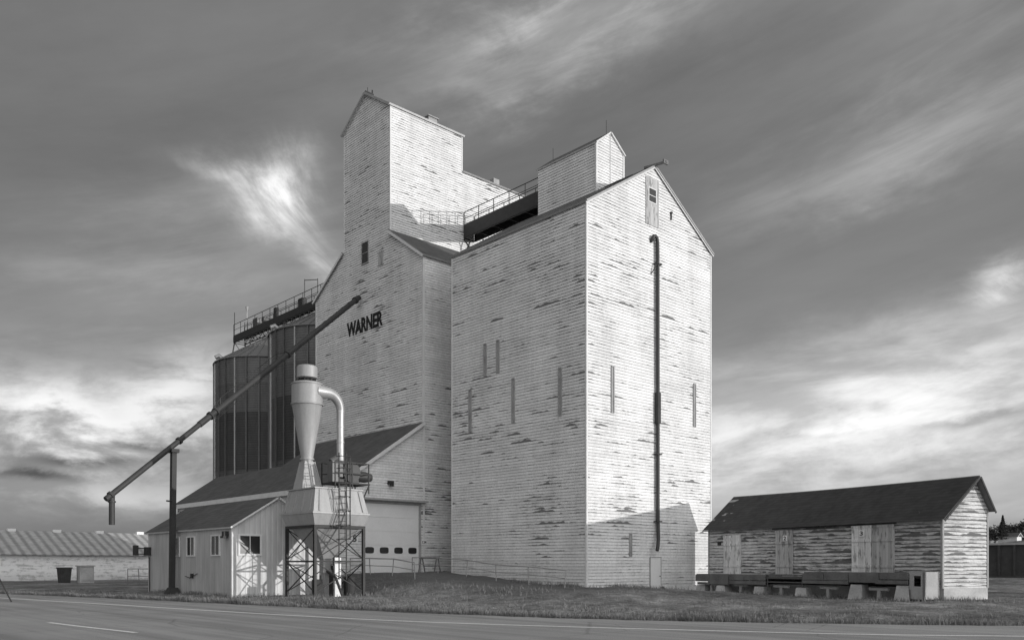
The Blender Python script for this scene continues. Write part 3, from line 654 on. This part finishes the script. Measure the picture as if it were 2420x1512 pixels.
b.tube([(cx,cy,11.15),(cx,cy,11.2),(cx,cy,11.75),(cx,cy,11.82)],[.40,.52,.52,.44],28); make('cyclone_cap',b,[M['cyc'],M['black']],cyc,smooth=35)
b=MB(); b.frust(cx,cy,5.47,.54,.50,6.9,.28,.28); b.beam((cx-.56,cy-.53,5.47),(cx-.27,cy-.28,6.9),.06);b.beam((cx+.56,cy-.53,5.47),(cx+.27,cy-.28,6.9),.06); make('cyclone_base',b,M['cyc'],du)
dx=24.05
b=MB(); pts=[(cx+.2,cy-.45,10.50),(cx+.6,cy-.45,10.50)]
for k in range(13):
    a=math.pi/2*(k/12); pts.append((dx-.85+.85*math.sin(a),cy-.45+.1*k/12,9.65+.85*math.cos(a)))
pts+=[(dx,cy-.35,9.0),(dx,cy-.35,7.3),(dx-.05,cy-.45,6.75)]
b.tube(pts,[.36,.33]+[.30-.10*k/12 for k in range(13)]+[.19,.19,.19],20)
for zz in (9.6,8.8,8.0,7.3): b.tube([(dx,cy-.35,zz),(dx,cy-.35,zz+.05)],.215,18)
make('duct',b,M['galv'],du,smooth=35)
b=MB(); b.box(22.9,25.0,37.9,39.3,5.75,5.83); 
for X in (22.95,23.95,24.95):
    for Y in (37.95,39.25): b.beam((X,Y,5.3),(X,Y,6.85),.05)
for zz in (6.3,6.85): b.beam((22.95,37.95,zz),(24.95,37.95,zz),.045);b.beam((24.95,37.95,zz),(24.95,39.25,zz),.045);b.beam((22.95,39.25,zz),(24.95,39.25,zz),.045)
b.beam((24.95,37.95,5.7),(24.3,37.8,4.6),.05);b.beam((24.95,39.2,5.7),(24.3,39.2,4.6),.05)
make('platform',b,M['dark_steel'],du)
b=MB(); b.tube([(24.1,38.2,6.4),(24.1,38.95,6.4)],.52,26); b.tube([(24.1,38.17,6.4),(24.1,38.2,6.4)],.20,16); b.box(23.5,24.15,38.75,39.3,6.2,6.95); b.box(23.45,24.6,38.35,38.9,5.83,6.05); b.tube([(24.5,38.75,6.25),(25.1,38.75,6.25),(25.25,38.75,6.25),(25.6,38.75,6.25)],[.29,.29,.29,.2],18)
make('blower',b,M['pipe'],du,smooth=35)
b=MB(); b.box(22.95,23.3,38.2,38.7,5.85,6.9); b.tube([(23.1,38.6,6.9),(23.35,38.6,7.1),(23.6,38.9,6.8)],.16,10); b.box(23.32,23.5,38.1,38.5,6.1,6.75); make('motor',b,M['steel'],du,smooth=35)
b=MB(); X0=22.75;Y0=37.25
for X in (X0,X0+.42): b.beam((X,Y0,.9),(X,Y0,7.2),.045)
for i in range(20): b.beam((X0,Y0,1.1+i*.3),(X0+.42,Y0,1.1+i*.3),.03)
ld=make('ladder',b,M['dark_steel'],du)
b=MB()
for zz in (2.9,3.6,4.3,5.0,5.7,6.4,7.0):
    pts=[(X0+.21+.36*math.cos(a),Y0-.36*math.sin(a)*1.3,zz) for a in [math.pi*k/8 for k in range(9)]]
    b.tube(pts,.02,5)
for k in (1,3,5,7):
    a=math.pi*k/8; b.beam((X0+.21+.36*math.cos(a),Y0-.468*math.sin(a),2.9),(X0+.21+.36*math.cos(a),Y0-.468*math.sin(a),7.0),.024)
make('ladder_cage',b,M['dark_steel'],ld)
b=MB(); b.box(23.1,23.45,38.2,38.3,.0,2.0); make('notice_board',b,M['white'],du)
b=MB(); b.tube([(25.0,39.9,0),(25.0,39.9,.95)],.3,16); b.tube([(25.0,39.9,.45),(25.0,39.9,.5)],.32,16);b.tube([(25.0,39.9,.93),(25.0,39.9,.97)],.32,16)
make('oil_drum',b,M['rust'],None,'rusty steel drum standing beside the collector legs','drum')
# ------------------------------------------------------------------ warehouse
Rc=Vector((38.7,14.6,0)); A=Vector((.244,.970,0)).normalized(); Bv=Vector((A.y,-A.x,0)); WL=14.75
wh=empty('warehouse',Rc+A*7.4+Bv*1.6,'long weathered wooden warehouse with peeling paint and loading dock','warehouse')
W1,W2=2.18,3.16; e0,e1=3.72,4.12; r0,r1=5.45,5.58
w=MB()
w.clap([(0,1.0),(WL,1.0),(WL,e0),(0,e0)],Rc,A,-Bv)
w.clap([(0,.2),(WL,.2),(WL,e1),(0,e1)],Rc+Bv*W2,A,Bv)
w.clap([(0,.62),(W2,.62),(W2,e1),(W1,r0),(0,e0)],Rc,Bv,-A)
w.clap([(0,.2),(W2,.2),(W2,e1),(W1,r1),(0,e0)],Rc+A*WL,Bv,A)
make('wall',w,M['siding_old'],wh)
s=MB(); ov=.28
def P(sv,wv,zv): q=Rc+A*sv+Bv*wv; return (q.x,q.y,zv)
kf=(r0-e0)/W1; kb=(r0-e1)/(W2-W1)
nseg=8
for i in range(nseg):
    a=-ov+(WL+2*ov)*i/nseg; c=-ov+(WL+2*ov)*(i+1)/nseg; ra=r0+(r1-r0)*i/nseg-.05*math.sin(math.pi*i/nseg); rc_=r0+(r1-r0)*(i+1)/nseg-.05*math.sin(math.pi*(i+1)/nseg)
    s.slab(P(a,-ov,e0-kf*ov+.1),P(c,-ov,e0-kf*ov+.1),P(c,W1,rc_+.1),P(a,W1,ra+.1),.06,0,1)
    s.slab(P(a,W2+.15,e1-kb*.15+.1),P(c,W2+.15,e1-kb*.15+.1),P(c,W1,rc_+.1),P(a,W1,ra+.1),.06,0,1)
make('roof',s,[M['shingle_dark'],M['wood']],wh)
b=MB(); b.beam(P(-ov-.03,-ov,e0-kf*ov-.0),P(-ov-.03,W1-.02,r0+.02),.03,.09); b.beam(P(-ov-.03,W2+.15,e1-kb*.15+.02),P(-ov-.03,W1+.03,r0+.02),.03,.09); msplit('rake_board',b,M['wooddark'],wh)
b=MB(); b.obox(Rc,A,Bv,Z,(-.035,.07),(-.035,.07),(.6,e0-.05)); b.obox(Rc,A,Bv,Z,(-.035,.07),(W2-.07,W2+.035),(.6,e1-.05)); b.obox(Rc,A,Bv,Z,(WL-.07,WL+.035),(-.035,.07),(.6,e0-.05)); msplit('corner_trim',b,M['woodl'],wh)
b=MB(); b.obox(Rc,A,Bv,Z,(-.03,WL),(.06,W2-.03),(-.7,.62)); make('foundation',b,M['concw'],wh)
def wdoor(s0,s1,mat,zt,lab=None):
    b=MB()
    b.obox(Rc-Bv*.02,A,Bv,Z,(s0,s1),(-.07,0),(1.12,zt)); b.obox(Rc-Bv*.09,A,Bv,Z,(s0-.02,s1+.02),(-.02,0),(zt,zt+.12));
    for i in range(2): b.obox(Rc-Bv*.09,A,Bv,Z,(s0+.03,s1-.03),(-.03,0),(1.5+i*1.2,1.62+i*1.2))
    return make('door',b,mat,wh,label=lab)
wdoor(12.1,13.45,M['plankdoor'],3.15,'peeling white plank door'); wdoor(8.35,9.5,M['graydoor'],3.3,'grey plank sliding door'); wdoor(3.55,4.66,M['plankdoor'],3.35,'peeling white plank door with number'); wdoor(2.34,3.5,M['graydoor'],3.35,'grey plank sliding door')
plate('number_plate',wh,Rc+A*8.95-Bv*.1+Vector((0,0,2.85)),-A,-Bv,.3,.3,'2',.2); plate('number_plate',wh,Rc+A*4.2-Bv*.1+Vector((0,0,2.95)),-A,-Bv,.3,.3,'3',.2)
b=MB(); b.obox(Rc-Bv*.03,A,Bv,Z,(13.7,13.95),(-.05,0),(2.75,2.95)); b.obox(Rc-Bv*.1,A,Bv,Z,(2.2,9.7),(-.03,0),(3.48,3.54)); msplit('door_track',b,M['dark_steel'],wh)
dk=MB(); 
dk.obox(Rc,A,Bv,Z,(.8,6.6),(-1.15,-.03),(1.16,1.28),0); dk.obox(Rc,A,Bv,Z,(9.1,14.5),(-1.15,-.03),(1.0,1.12),0); dk.obox(Rc,A,Bv,Z,(6.6,9.1),(-1.1,-.03),(.98,1.04),0)
for (s0,s1,z0,z1,d_) in ((.78,2.2,.98,1.27,0),(.78,2.4,.78,.95,.03),(2.25,3.85,.82,1.25,.02),(3.9,5.3,.90,1.24,.0),(3.9,6.6,.72,.88,.03),(5.34,6.6,.90,1.18,.02),(9.12,10.6,.82,1.10,0),(9.12,11.75,.60,.79,.03),(10.64,11.75,.81,1.08,.02),(11.8,13.3,.56,1.11,.02),(13.34,14.5,.70,1.07,0),(13.34,14.3,.52,.67,.03)):
    dk.obox(Rc,A,Bv,Z,(s0,s1),(-1.23-d_,-1.15-d_),(z0,z1))
dock=make('loading_dock',dk,M['dockwood'],wh)
b=MB()
for zz in (.75,.95,1.12): b.beam(P(6.6,-1.15,zz),P(9.15,-1.15,zz),.06)
b.beam(P(6.7,-1.15,.3),P(6.7,-1.15,1.15),.05); b.beam(P(9.0,-1.15,.3),P(9.0,-1.15,1.15),.05); make('rail',b,M['steel'],dock)
for sv,w_,t_ in ((14.2,.46,.24),(12.5,.50,.30),(9.6,.55,.34),(6.75,.48,.28),(3.6,.56,.30),(1.15,.5,.32)):
    b=MB(); q=Rc+A*sv-Bv*.92; b.frust(q.x,q.y,-.7,w_,.42,(.50 if sv>5 else .72),t_,.26,c1=(q.x+.05*math.sin(sv*7),q.y+.06*math.sin(sv*3))); make('pier',b,M['concw'],dock)
for sv in (13.4,11.1,8.2,5.2,2.4):
    b=MB(); b.beam(P(sv,-1.0,-.6),P(sv+.04*math.sin(sv*5),-1.0,.5),.15); b.beam(P(sv-.5,-1.0,.52),P(sv+.5,-1.0,.54),.12); make('post',b,M['woodl'],dock)
b=MB(); b.obox(Rc,A,Bv,Z,(.0,.75),(-.30,-.2),(.15,1.32)); b.obox(Rc,A,Bv,Z,(.0,.12),(-1.15,-.2),(.15,1.32)); b.obox(Rc,A,Bv,Z,(.65,.75),(-1.15,-.2),(.15,.55)); b.obox(Rc,A,Bv,Z,(0,.75),(-1.15,-1.07),(.15,.7)); b.obox(Rc,A,Bv,Z,(0,.2),(-1.15,-1.07),(.7,1.32)); b.obox(Rc,A,Bv,Z,(.58,.75),(-1.15,-1.07),(.7,1.32)); b.obox(Rc,A,Bv,Z,(.2,.58),(-1.15,-1.07),(1.15,1.32))
make('concrete_step',b,M['conc'],wh)
# ------------------------------------------------------------------ handrails
def rail(pts,h,n,label,mat=None,name='handrail'):
    b=MB(); P0=Vector(pts[0]);P1=Vector(pts[1])
    prev=None
    for i in range(n+1):
        q=P0.lerp(P1,i/n); zg=gz(q.x,q.y); t=Vector((q.x+.06*math.sin(i*4.1),q.y+.08*math.sin(i*2.3),zg+h+.05*math.sin(i*3.3))); b.tube([(q.x,q.y,zg-.1),t],.03,6)
        if prev: b.tube([prev,t],.035,6); b.tube([prev-Vector((0,0,h*.45)),t-Vector((0,0,h*.45))],.025,6)
        prev=t
    make(name,b,mat,None,label,'railing')
rail([(32.6,44.6),(32.6,31.2)],.95,5,'sagging steel pipe railing along the ramp',M['trim_grey'])
rail([(28.4,45.2),(28.4,38.6)],.95,3,'short pipe railing at the edge of the ramp',M['trim_grey'])
rail([(24.6,72.6),(25.0,68.5)],1.3,2,'low grey rail beside the shed',M['wood'])
b=MB(); zg=gz(32.9,43)
for Y in (42.2,43.8):
    b.beam((32.5,Y,zg),(32.7,Y,zg+.9),.06);b.beam((33.0,Y,zg),(32.8,Y,zg+.9),.06)
b.beam((32.75,42,zg+.92),(32.75,44,zg+.92),.12); b.beam((32.9,42.2,zg+.4),(32.9,43.8,zg+.4),.06); make('sawhorse',b,M['wood'],None,'grey wooden sawhorse standing on the ramp','sawhorse')
# ------------------------------------------------------------------ distant storage building
fs=empty('storage_building',(25,103,0),'long low white storage building with ribbed metal roof','building')
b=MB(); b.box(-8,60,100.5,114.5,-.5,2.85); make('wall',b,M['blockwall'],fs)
s=MB(); s.slab((-8.3,100.0,2.75),(60.3,100.0,2.75),(60.3,107.5,5.45),(-8.3,107.5,5.45),.1); s.slab((-8.3,115,2.75),(60.3,115,2.75),(60.3,107.5,5.45),(-8.3,107.5,5.45),.1); make('roof',s,M['corrroof'],fs)
for X in (19,23.6,28.2,32.8,37.4):
    b=MB(); b.box(X,X+.8,107.2,107.8,5.3,5.65); make('ridge_vent',b,M['white'],fs)
b=MB(); b.box(24.4,25.6,84.4,85.4,-.05,1.5); b.box(24.3,25.7,84.3,85.5,1.5,1.6); b.box(24.5,25.5,84.33,84.4,.2,1.3); make('waste_container',b,M['concw'],None,'pale square waste container on the grass','container')
b=MB(); b.frust(23.3,85.2,-.05,.4,.4,1.3,.5,.5); b.box(22.75,23.85,84.65,85.75,1.3,1.42); make('waste_container',b,M['rust'],None,'dark square waste container on the grass','container')
# ------------------------------------------------------------------ rail car
rc=empty('rail_car',(66.5,18,-.3),'dark ribbed steel gondola rail car on the track','rail car')
b=MB(); b.box(65.2,68.0,6,26,.85,3.0); b.box(65.1,68.1,5.9,26.1,.75,.9)
for i in range(21): b.box(65.05,65.2,6.2+i*.97,6.35+i*.97,.9,3.0)
make('body',b,M['rust'],rc)
b=MB(); b.box(65.0,68.2,5.9,26.1,3.0,3.14); make('top_rail',b,M['trim_grey'],rc)
for Y in (8.3,23.7):
    b=MB()
    for dy in (-.9,.9):
        for X in (65.6,67.5): b.tube([(X-.06,Y+dy,.2),(X+.06,Y+dy,.2)],.45,20)
        b.tube([(65.6,Y+dy,.2),(67.5,Y+dy,.2)],.08,8)
    b.box(65.4,65.5,Y-1.2,Y+1.2,.1,.4);b.box(67.6,67.7,Y-1.2,Y+1.2,.1,.4); b.box(66.2,66.9,Y-.4,Y+.4,.2,.76); make('wheel_truck',b,M['dark_steel'],rc,smooth=40)
# ------------------------------------------------------------------ trees
def leafy(cx,cy,zc,rx,rz,n,sz,conifer=False):
    b=MB()
    clumps=[(Vector((random.gauss(0,.45)*rx,random.gauss(0,.45)*rx,random.uniform(-.7,.8)*rz)),random.uniform(.25,.5)*rx) for _ in range(14)]
    for i in range(n):
        if conifer:
            h=random.random()**.8; rr=rx*(1-h)*(.55+.45*math.sin(h*40)**2); a=random.random()*6.283; q=Vector((cx+rr*math.cos(a)*random.random()**.4,cy+rr*math.sin(a)*random.random()**.4,zc+h*rz))
        else:
            c,r=random.choice(clumps); q=Vector((cx,cy,zc))+c+Vector((random.gauss(0,1),random.gauss(0,1),random.gauss(0,.8)))*r*.55
        u=Vector((random.gauss(0,1),random.gauss(0,1),random.gauss(0,1))).normalized(); v=u.cross(Vector((random.random(),random.random(),random.random()))).normalized()
        b.add([q-u*sz,q+v*sz*.6,q+u*sz,q-v*sz*.6],[(0,1,2,3)])
    return b
def tree(x,y,h,con,name,label):
    z0=gz(x,y); e=empty(name,(x,y,z0),label,'tree')
    b=MB(); b.tube([(x,y,z0-.3),(x+.1,y,z0+h*.45),(x,y,z0+h*.9)],[h*.03,h*.018,.03],8)
    if not con:
        for k in range(7):
            a=random.random()*6.28; b.tube([(x,y,z0+h*(.3+.05*k)),(x+math.cos(a)*h*.28,y+math.sin(a)*h*.28,z0+h*(.55+.05*k))],[h*.012,.03],5)
    make('trunk',b,M['bark'],e)
    if con: b=leafy(x,y,z0+h*.12,h*.26,h*.9,2200,h*.035,True)
    else: b=leafy(x,y,z0+h*.58,h*.42,h*.36,1600,h*.035)
    make('crown',b,M['leaf'],e)
def gp(d,t): return (d*(.679+.734*t),d*(.734-.679*t))
for d,t,h,c in ((200,.570,6.2,True),(215,.561,5.6,False),(222,.580,5.6,False),(205,.592,5.2,False),(230,.602,6,True),(228,.555,5.4,False),(190,.608,5.4,False),(218,.586,5.4,False)):
    x_,y_=gp(d,t); tree(x_,y_,h,c,'pine_tree' if c else 'leafy_tree','dark conifer on the far rise' if c else 'dark leafy tree on the far rise')
x_,y_=gp(200,.578); z0=gz(x_,y_)
hs=empty('farmhouse',(x_,y_,z0),'small distant white farmhouse among trees','house')
b=MB(); b.box(x_-1.6,x_+1.6,y_-2,y_+2,z0-1,z0+1.3); make('wall',b,M['trim'],hs); make('roof',gable_roof_x(x_,x_-1.6,x_+1.6,z0+1.3,z0+2.1,y_-2,y_+2,.3,.3),[M['shingle'],M['trim']],hs)
# ------------------------------------------------------------------ grass
b=MB()
def blade(x,y,h,wd):
    z=gz(x,y)-.02; a=random.random()*6.283; c=Vector((math.cos(a),math.sin(a),0))*wd; l=Vector((random.gauss(0,.3)*h,random.gauss(0,.3)*h,h)); p=Vector((x,y,z))
    b.add([p-c,p+c,p+l*.6+c*.6,p+l],[(0,1,2,3)])
for i in range(62000):
    y_=5+(random.random()**1.15)*57; e=abs(random.gauss(0,1.2)) if random.random()<.7 else random.uniform(0,6); x_=interp(FARC,y_)+.1+e
    cl_=.5+.5*hsh(x_*1.7,y_*1.3)+.3*hsh(x_*5,y_*4.1)
    if cl_+random.gauss(0,.25)<.2: continue
    h=random.uniform(.05,.18)*(1.4 if e<1.5 else .8)*(.6+.8*cl_); blade(x_,y_,h,.009+.0003*y_)
for i in range(20000):
    x_=random.uniform(17,50); y_=random.uniform(8,46)
    if x_<interp(FARC,y_)+1 or (x_>34 and y_>31) or (28<x_<35 and y_>27): continue
    if hsh(x_*.8+4,y_*.9)+random.gauss(0,.35)<-.1: continue
    blade(x_,y_,random.uniform(.03,.14),.014)
for i in range(7000):
    k=random.choice([(21.2,37.3,.6),(24.9,37.2,.8),(19.1,43,.3),(19,46,.3),(19,50,.3),(20.5,41.7,.5),(38,30.2,.7),(36,30.2,.7),(43,29.8,.8),(38.4,13.6,.6),(37.4,16,.6),(39,20,.7),(39.7,24,.7),(33.6,32,.4),(33.6,35,.4),(26.5,41,1.0),(26.5,36,1.0),(27.5,31,1.2)])
    x_=random.gauss(k[0],k[2]); y_=random.gauss(k[1],k[2]*1.6)
    if x_<interp(FARC,y_)+.5 : continue
    blade(x_,y_,random.uniform(.08,.28),.014)
make('grass',b,M['grass'],None,'dry pale roadside grass','grass','stuff')
# ------------------------------------------------------------------ sun, sky
az=math.atan2(.43,-.90); el=math.radians(6.0)
sd=Vector((math.sin(az)*math.cos(el),math.cos(az)*math.cos(el),math.sin(el)))
L=bpy.data.lights.new('sun','SUN'); L.energy=2.6; L.angle=math.radians(.5); L.color=(1,.985,.97)
so=bpy.data.objects.new('sun',L); COL.objects.link(so); so.rotation_euler=(-sd).to_track_quat('-Z','Y').to_euler(); so.location=(40,-40,30)
wd=bpy.data.worlds.new('World'); scene.world=wd; wd.use_nodes=True; nt=NT(wd.node_tree)
bg=wd.node_tree.nodes['Background']
sky=nt.new('ShaderNodeTexSky'); sky.sky_type='NISHITA'; sky.sun_disc=False; sky.sun_elevation=el; sky.sun_rotation=az
bw=nt.new('ShaderNodeRGBToBW'); nt.l.new(sky.outputs[0],bw.inputs[0])
tc=nt.new('ShaderNodeTexCoord'); sp=nt.new('ShaderNodeSeparateXYZ'); nt.l.new(tc.outputs['Generated'],sp.inputs[0])
x,y,z=sp.outputs
azn=nt.m('MULTIPLY',nt.m('SUBTRACT',nt.m('ARCTAN2',x,y),.7465),57.2958); eln=nt.m('MULTIPLY',nt.m('ARCSINE',z),57.2958)
r=nt.m('SUBTRACT',nt.m('MULTIPLY',x,.734),nt.m('MULTIPLY',y,.679)); f=nt.m('ADD',nt.m('MULTIPLY',x,.679),nt.m('MULTIPLY',y,.734))
def rot(ang,sx,sy,sf,off=0.0):
    c,s_=math.cos(math.radians(ang)),math.sin(math.radians(ang))
    u=nt.m('ADD',nt.m('MULTIPLY',r,c*sx),nt.m('MULTIPLY',z,s_*sx)); v=nt.m('SUBTRACT',nt.m('MULTIPLY',z,c*sy),nt.m('MULTIPLY',r,s_*sy))
    return nt.comb(nt.m('ADD',u,off),nt.m('MULTIPLY',f,sf),v)
nA=nt.noise(rot(12,1.5,6,1.0),1.0,6,.58,.2)        # long soft streaks
nB=nt.noise(rot(-42,8,18,3,3.0),1.0,8,.64,.5)      # fibrous wisps
nC=nt.noise(rot(5,4.0,16,2,7.0),1.0,7,.60,.3)      # low banks
nD=nt.noise(rot(6,11,22,3,1.0),1.0,8,.62,.25)      # puffs
nE=nt.noise(rot(17,3.5,24,2,5.0),1.0,8,.64,.35)    # fine cirrus filaments
dC=nt.m('SUBTRACT',nC,.5); dD=nt.m('SUBTRACT',nD,.5)
def blob(a0,e0,sx,sy,ang,amp,wa=5.0,we=3.5):
    c,s_=math.cos(math.radians(ang)),math.sin(math.radians(ang))
    dx=nt.m('SUBTRACT',nt.m('ADD',azn,nt.m('MULTIPLY',dC,wa*2)),a0);dy=nt.m('SUBTRACT',nt.m('ADD',eln,nt.m('MULTIPLY',dD,we*2)),e0)
    u=nt.m('DIVIDE',nt.m('ADD',nt.m('MULTIPLY',dx,c),nt.m('MULTIPLY',dy,s_)),sx); v=nt.m('DIVIDE',nt.m('SUBTRACT',nt.m('MULTIPLY',dy,c),nt.m('MULTIPLY',dx,s_)),sy)
    q=nt.m('ADD',nt.m('MULTIPLY',u,u),nt.m('MULTIPLY',v,v)); return nt.m('MULTIPLY',nt.m('EXPONENT',nt.m('MULTIPLY',q,-1.0)),amp)
def tot(l):
    a=l[0]
    for q in l[1:]: a=nt.m('ADD',a,q)
    return a
streak=tot([blob(3,31,10,2.2,8,.17),blob(0,29.6,4,1.6,10,.18),blob(8,33,7,1.3,12,.12),blob(25,24,10,2.2,12,.13),blob(30,31,10,3,12,.08),blob(-16,20,12,4,10,.06),blob(-24,15,10,3,5,.06)])
wisp=tot([blob(-14.8,22.9,2.2,1.5,60,.36,1.5,1.5),blob(-15.6,22.0,2.8,1.4,-20,.36,1.5,1.5),blob(-18.0,23.0,2.8,.7,-12,.18,2,2),blob(-12.6,19.4,3.0,.8,-40,.22,2,2),blob(29.8,15.9,1.8,1.1,20,.32,2,2)])
bankL=tot([blob(-25,8.3,8,2.8,0,.50,4,3),blob(-20,11.3,3.2,1.8,25,.36,4,3),blob(-29,9.8,4,2.0,0,.26,4,3),blob(-8,8,8,3,0,.2),blob(-24,4.2,9,.8,0,.18,3,1)])
bankR=tot([blob(25,11.4,13,2.8,7,.50,3,2),blob(24,7.4,14,3.0,3,.46,3,2),blob(10,9,6,3,0,.2),blob(26,3.5,12,1.4,0,.14,3,1)])
dark=tot([blob(-26.5,6.0,2.4,.30,2,.22,1,1),blob(-23.0,7.0,2.0,.22,-3,.20,1,1),blob(-29,5.1,2.2,.3,0,.18,1,1),blob(27.5,8.5,2.6,.32,4,.26,1,1),blob(20,8.2,3.0,.3,2,.14,1,1),blob(-24,1.5,14,1.1,0,.05,1,1)])
cl=nt.m('MULTIPLY',nt.m('MULTIPLY',streak,nt.ramp(nA,.30,.70,.30,1.5)),nt.ramp(nE,.35,.65,.60,1.35)); cl=nt.m('ADD',cl,nt.m('MULTIPLY',wisp,nt.ramp(nB,.36,.64,.35,1.45)))
cl=nt.m('ADD',cl,nt.m('MULTIPLY',bankL,nt.ramp(nt.m('ADD',nt.m('MULTIPLY',nC,.45),nt.m('MULTIPLY',nD,.55)),.42,.56,.35,1.25)))
cl=nt.m('ADD',cl,nt.m('MULTIPLY',nt.m('MULTIPLY',bankR,nt.ramp(nt.m('ADD',nt.m('MULTIPLY',nC,.7),nt.m('MULTIPLY',nD,.3)),.38,.58,.50,1.20)),nt.ramp(nE,.35,.65,.88,1.10)))
cl=nt.m('SUBTRACT',cl,dark)
hz=nt.m('SUBTRACT',1.0,nt.ramp(nt.m('ABSOLUTE',eln),0,24)) 
rr=nt.ramp(azn,-35,35,-.012,.012,False)
front=nt.m('ADD',.176,nt.m('MULTIPLY',hz,.070)); front=nt.m('ADD',front,rr); front=nt.m('ADD',front,nt.m('MULTIPLY',nt.m('SUBTRACT',nA,.5),.17)); front=nt.m('ADD',front,nt.m('MULTIPLY',nt.m('SUBTRACT',nE,.5),.05))
front=nt.m('ADD',front,nt.m('MULTIPLY',bw.outputs[0],.006))
# unseen sky behind the camera brightened, an added fill for shaded walls
bk=nt.m('MAXIMUM',nt.m('ADD',nt.m('MULTIPLY',x,-.20),nt.m('MULTIPLY',y,-.98)),0.0); bk=nt.m('MULTIPLY',nt.m('POWER',bk,.8),1.30)
tt=nt.m('MAXIMUM',nt.m('ADD',nt.m('ADD',front,cl),bk),.02)
nt.l.new(nt.comb(tt,tt,tt),bg.inputs['Color']); bg.inputs['Strength'].default_value=1.0
# ------------------------------------------------------------------ camera
cam=bpy.data.cameras.new('camera'); co=bpy.data.objects.new('camera',cam); COL.objects.link(co); scene.camera=co
co.location=(0,0,1.6); co.rotation_euler=(math.radians(90),0,-math.atan2(.679,.734)); cam.sensor_width=36; cam.lens=30.27; cam.shift_y=.2393; cam.clip_end=8000; cam.clip_start=.1
scene.view_settings.view_transform='Standard'; scene.view_settings.look='None'; scene.view_settings.exposure=0
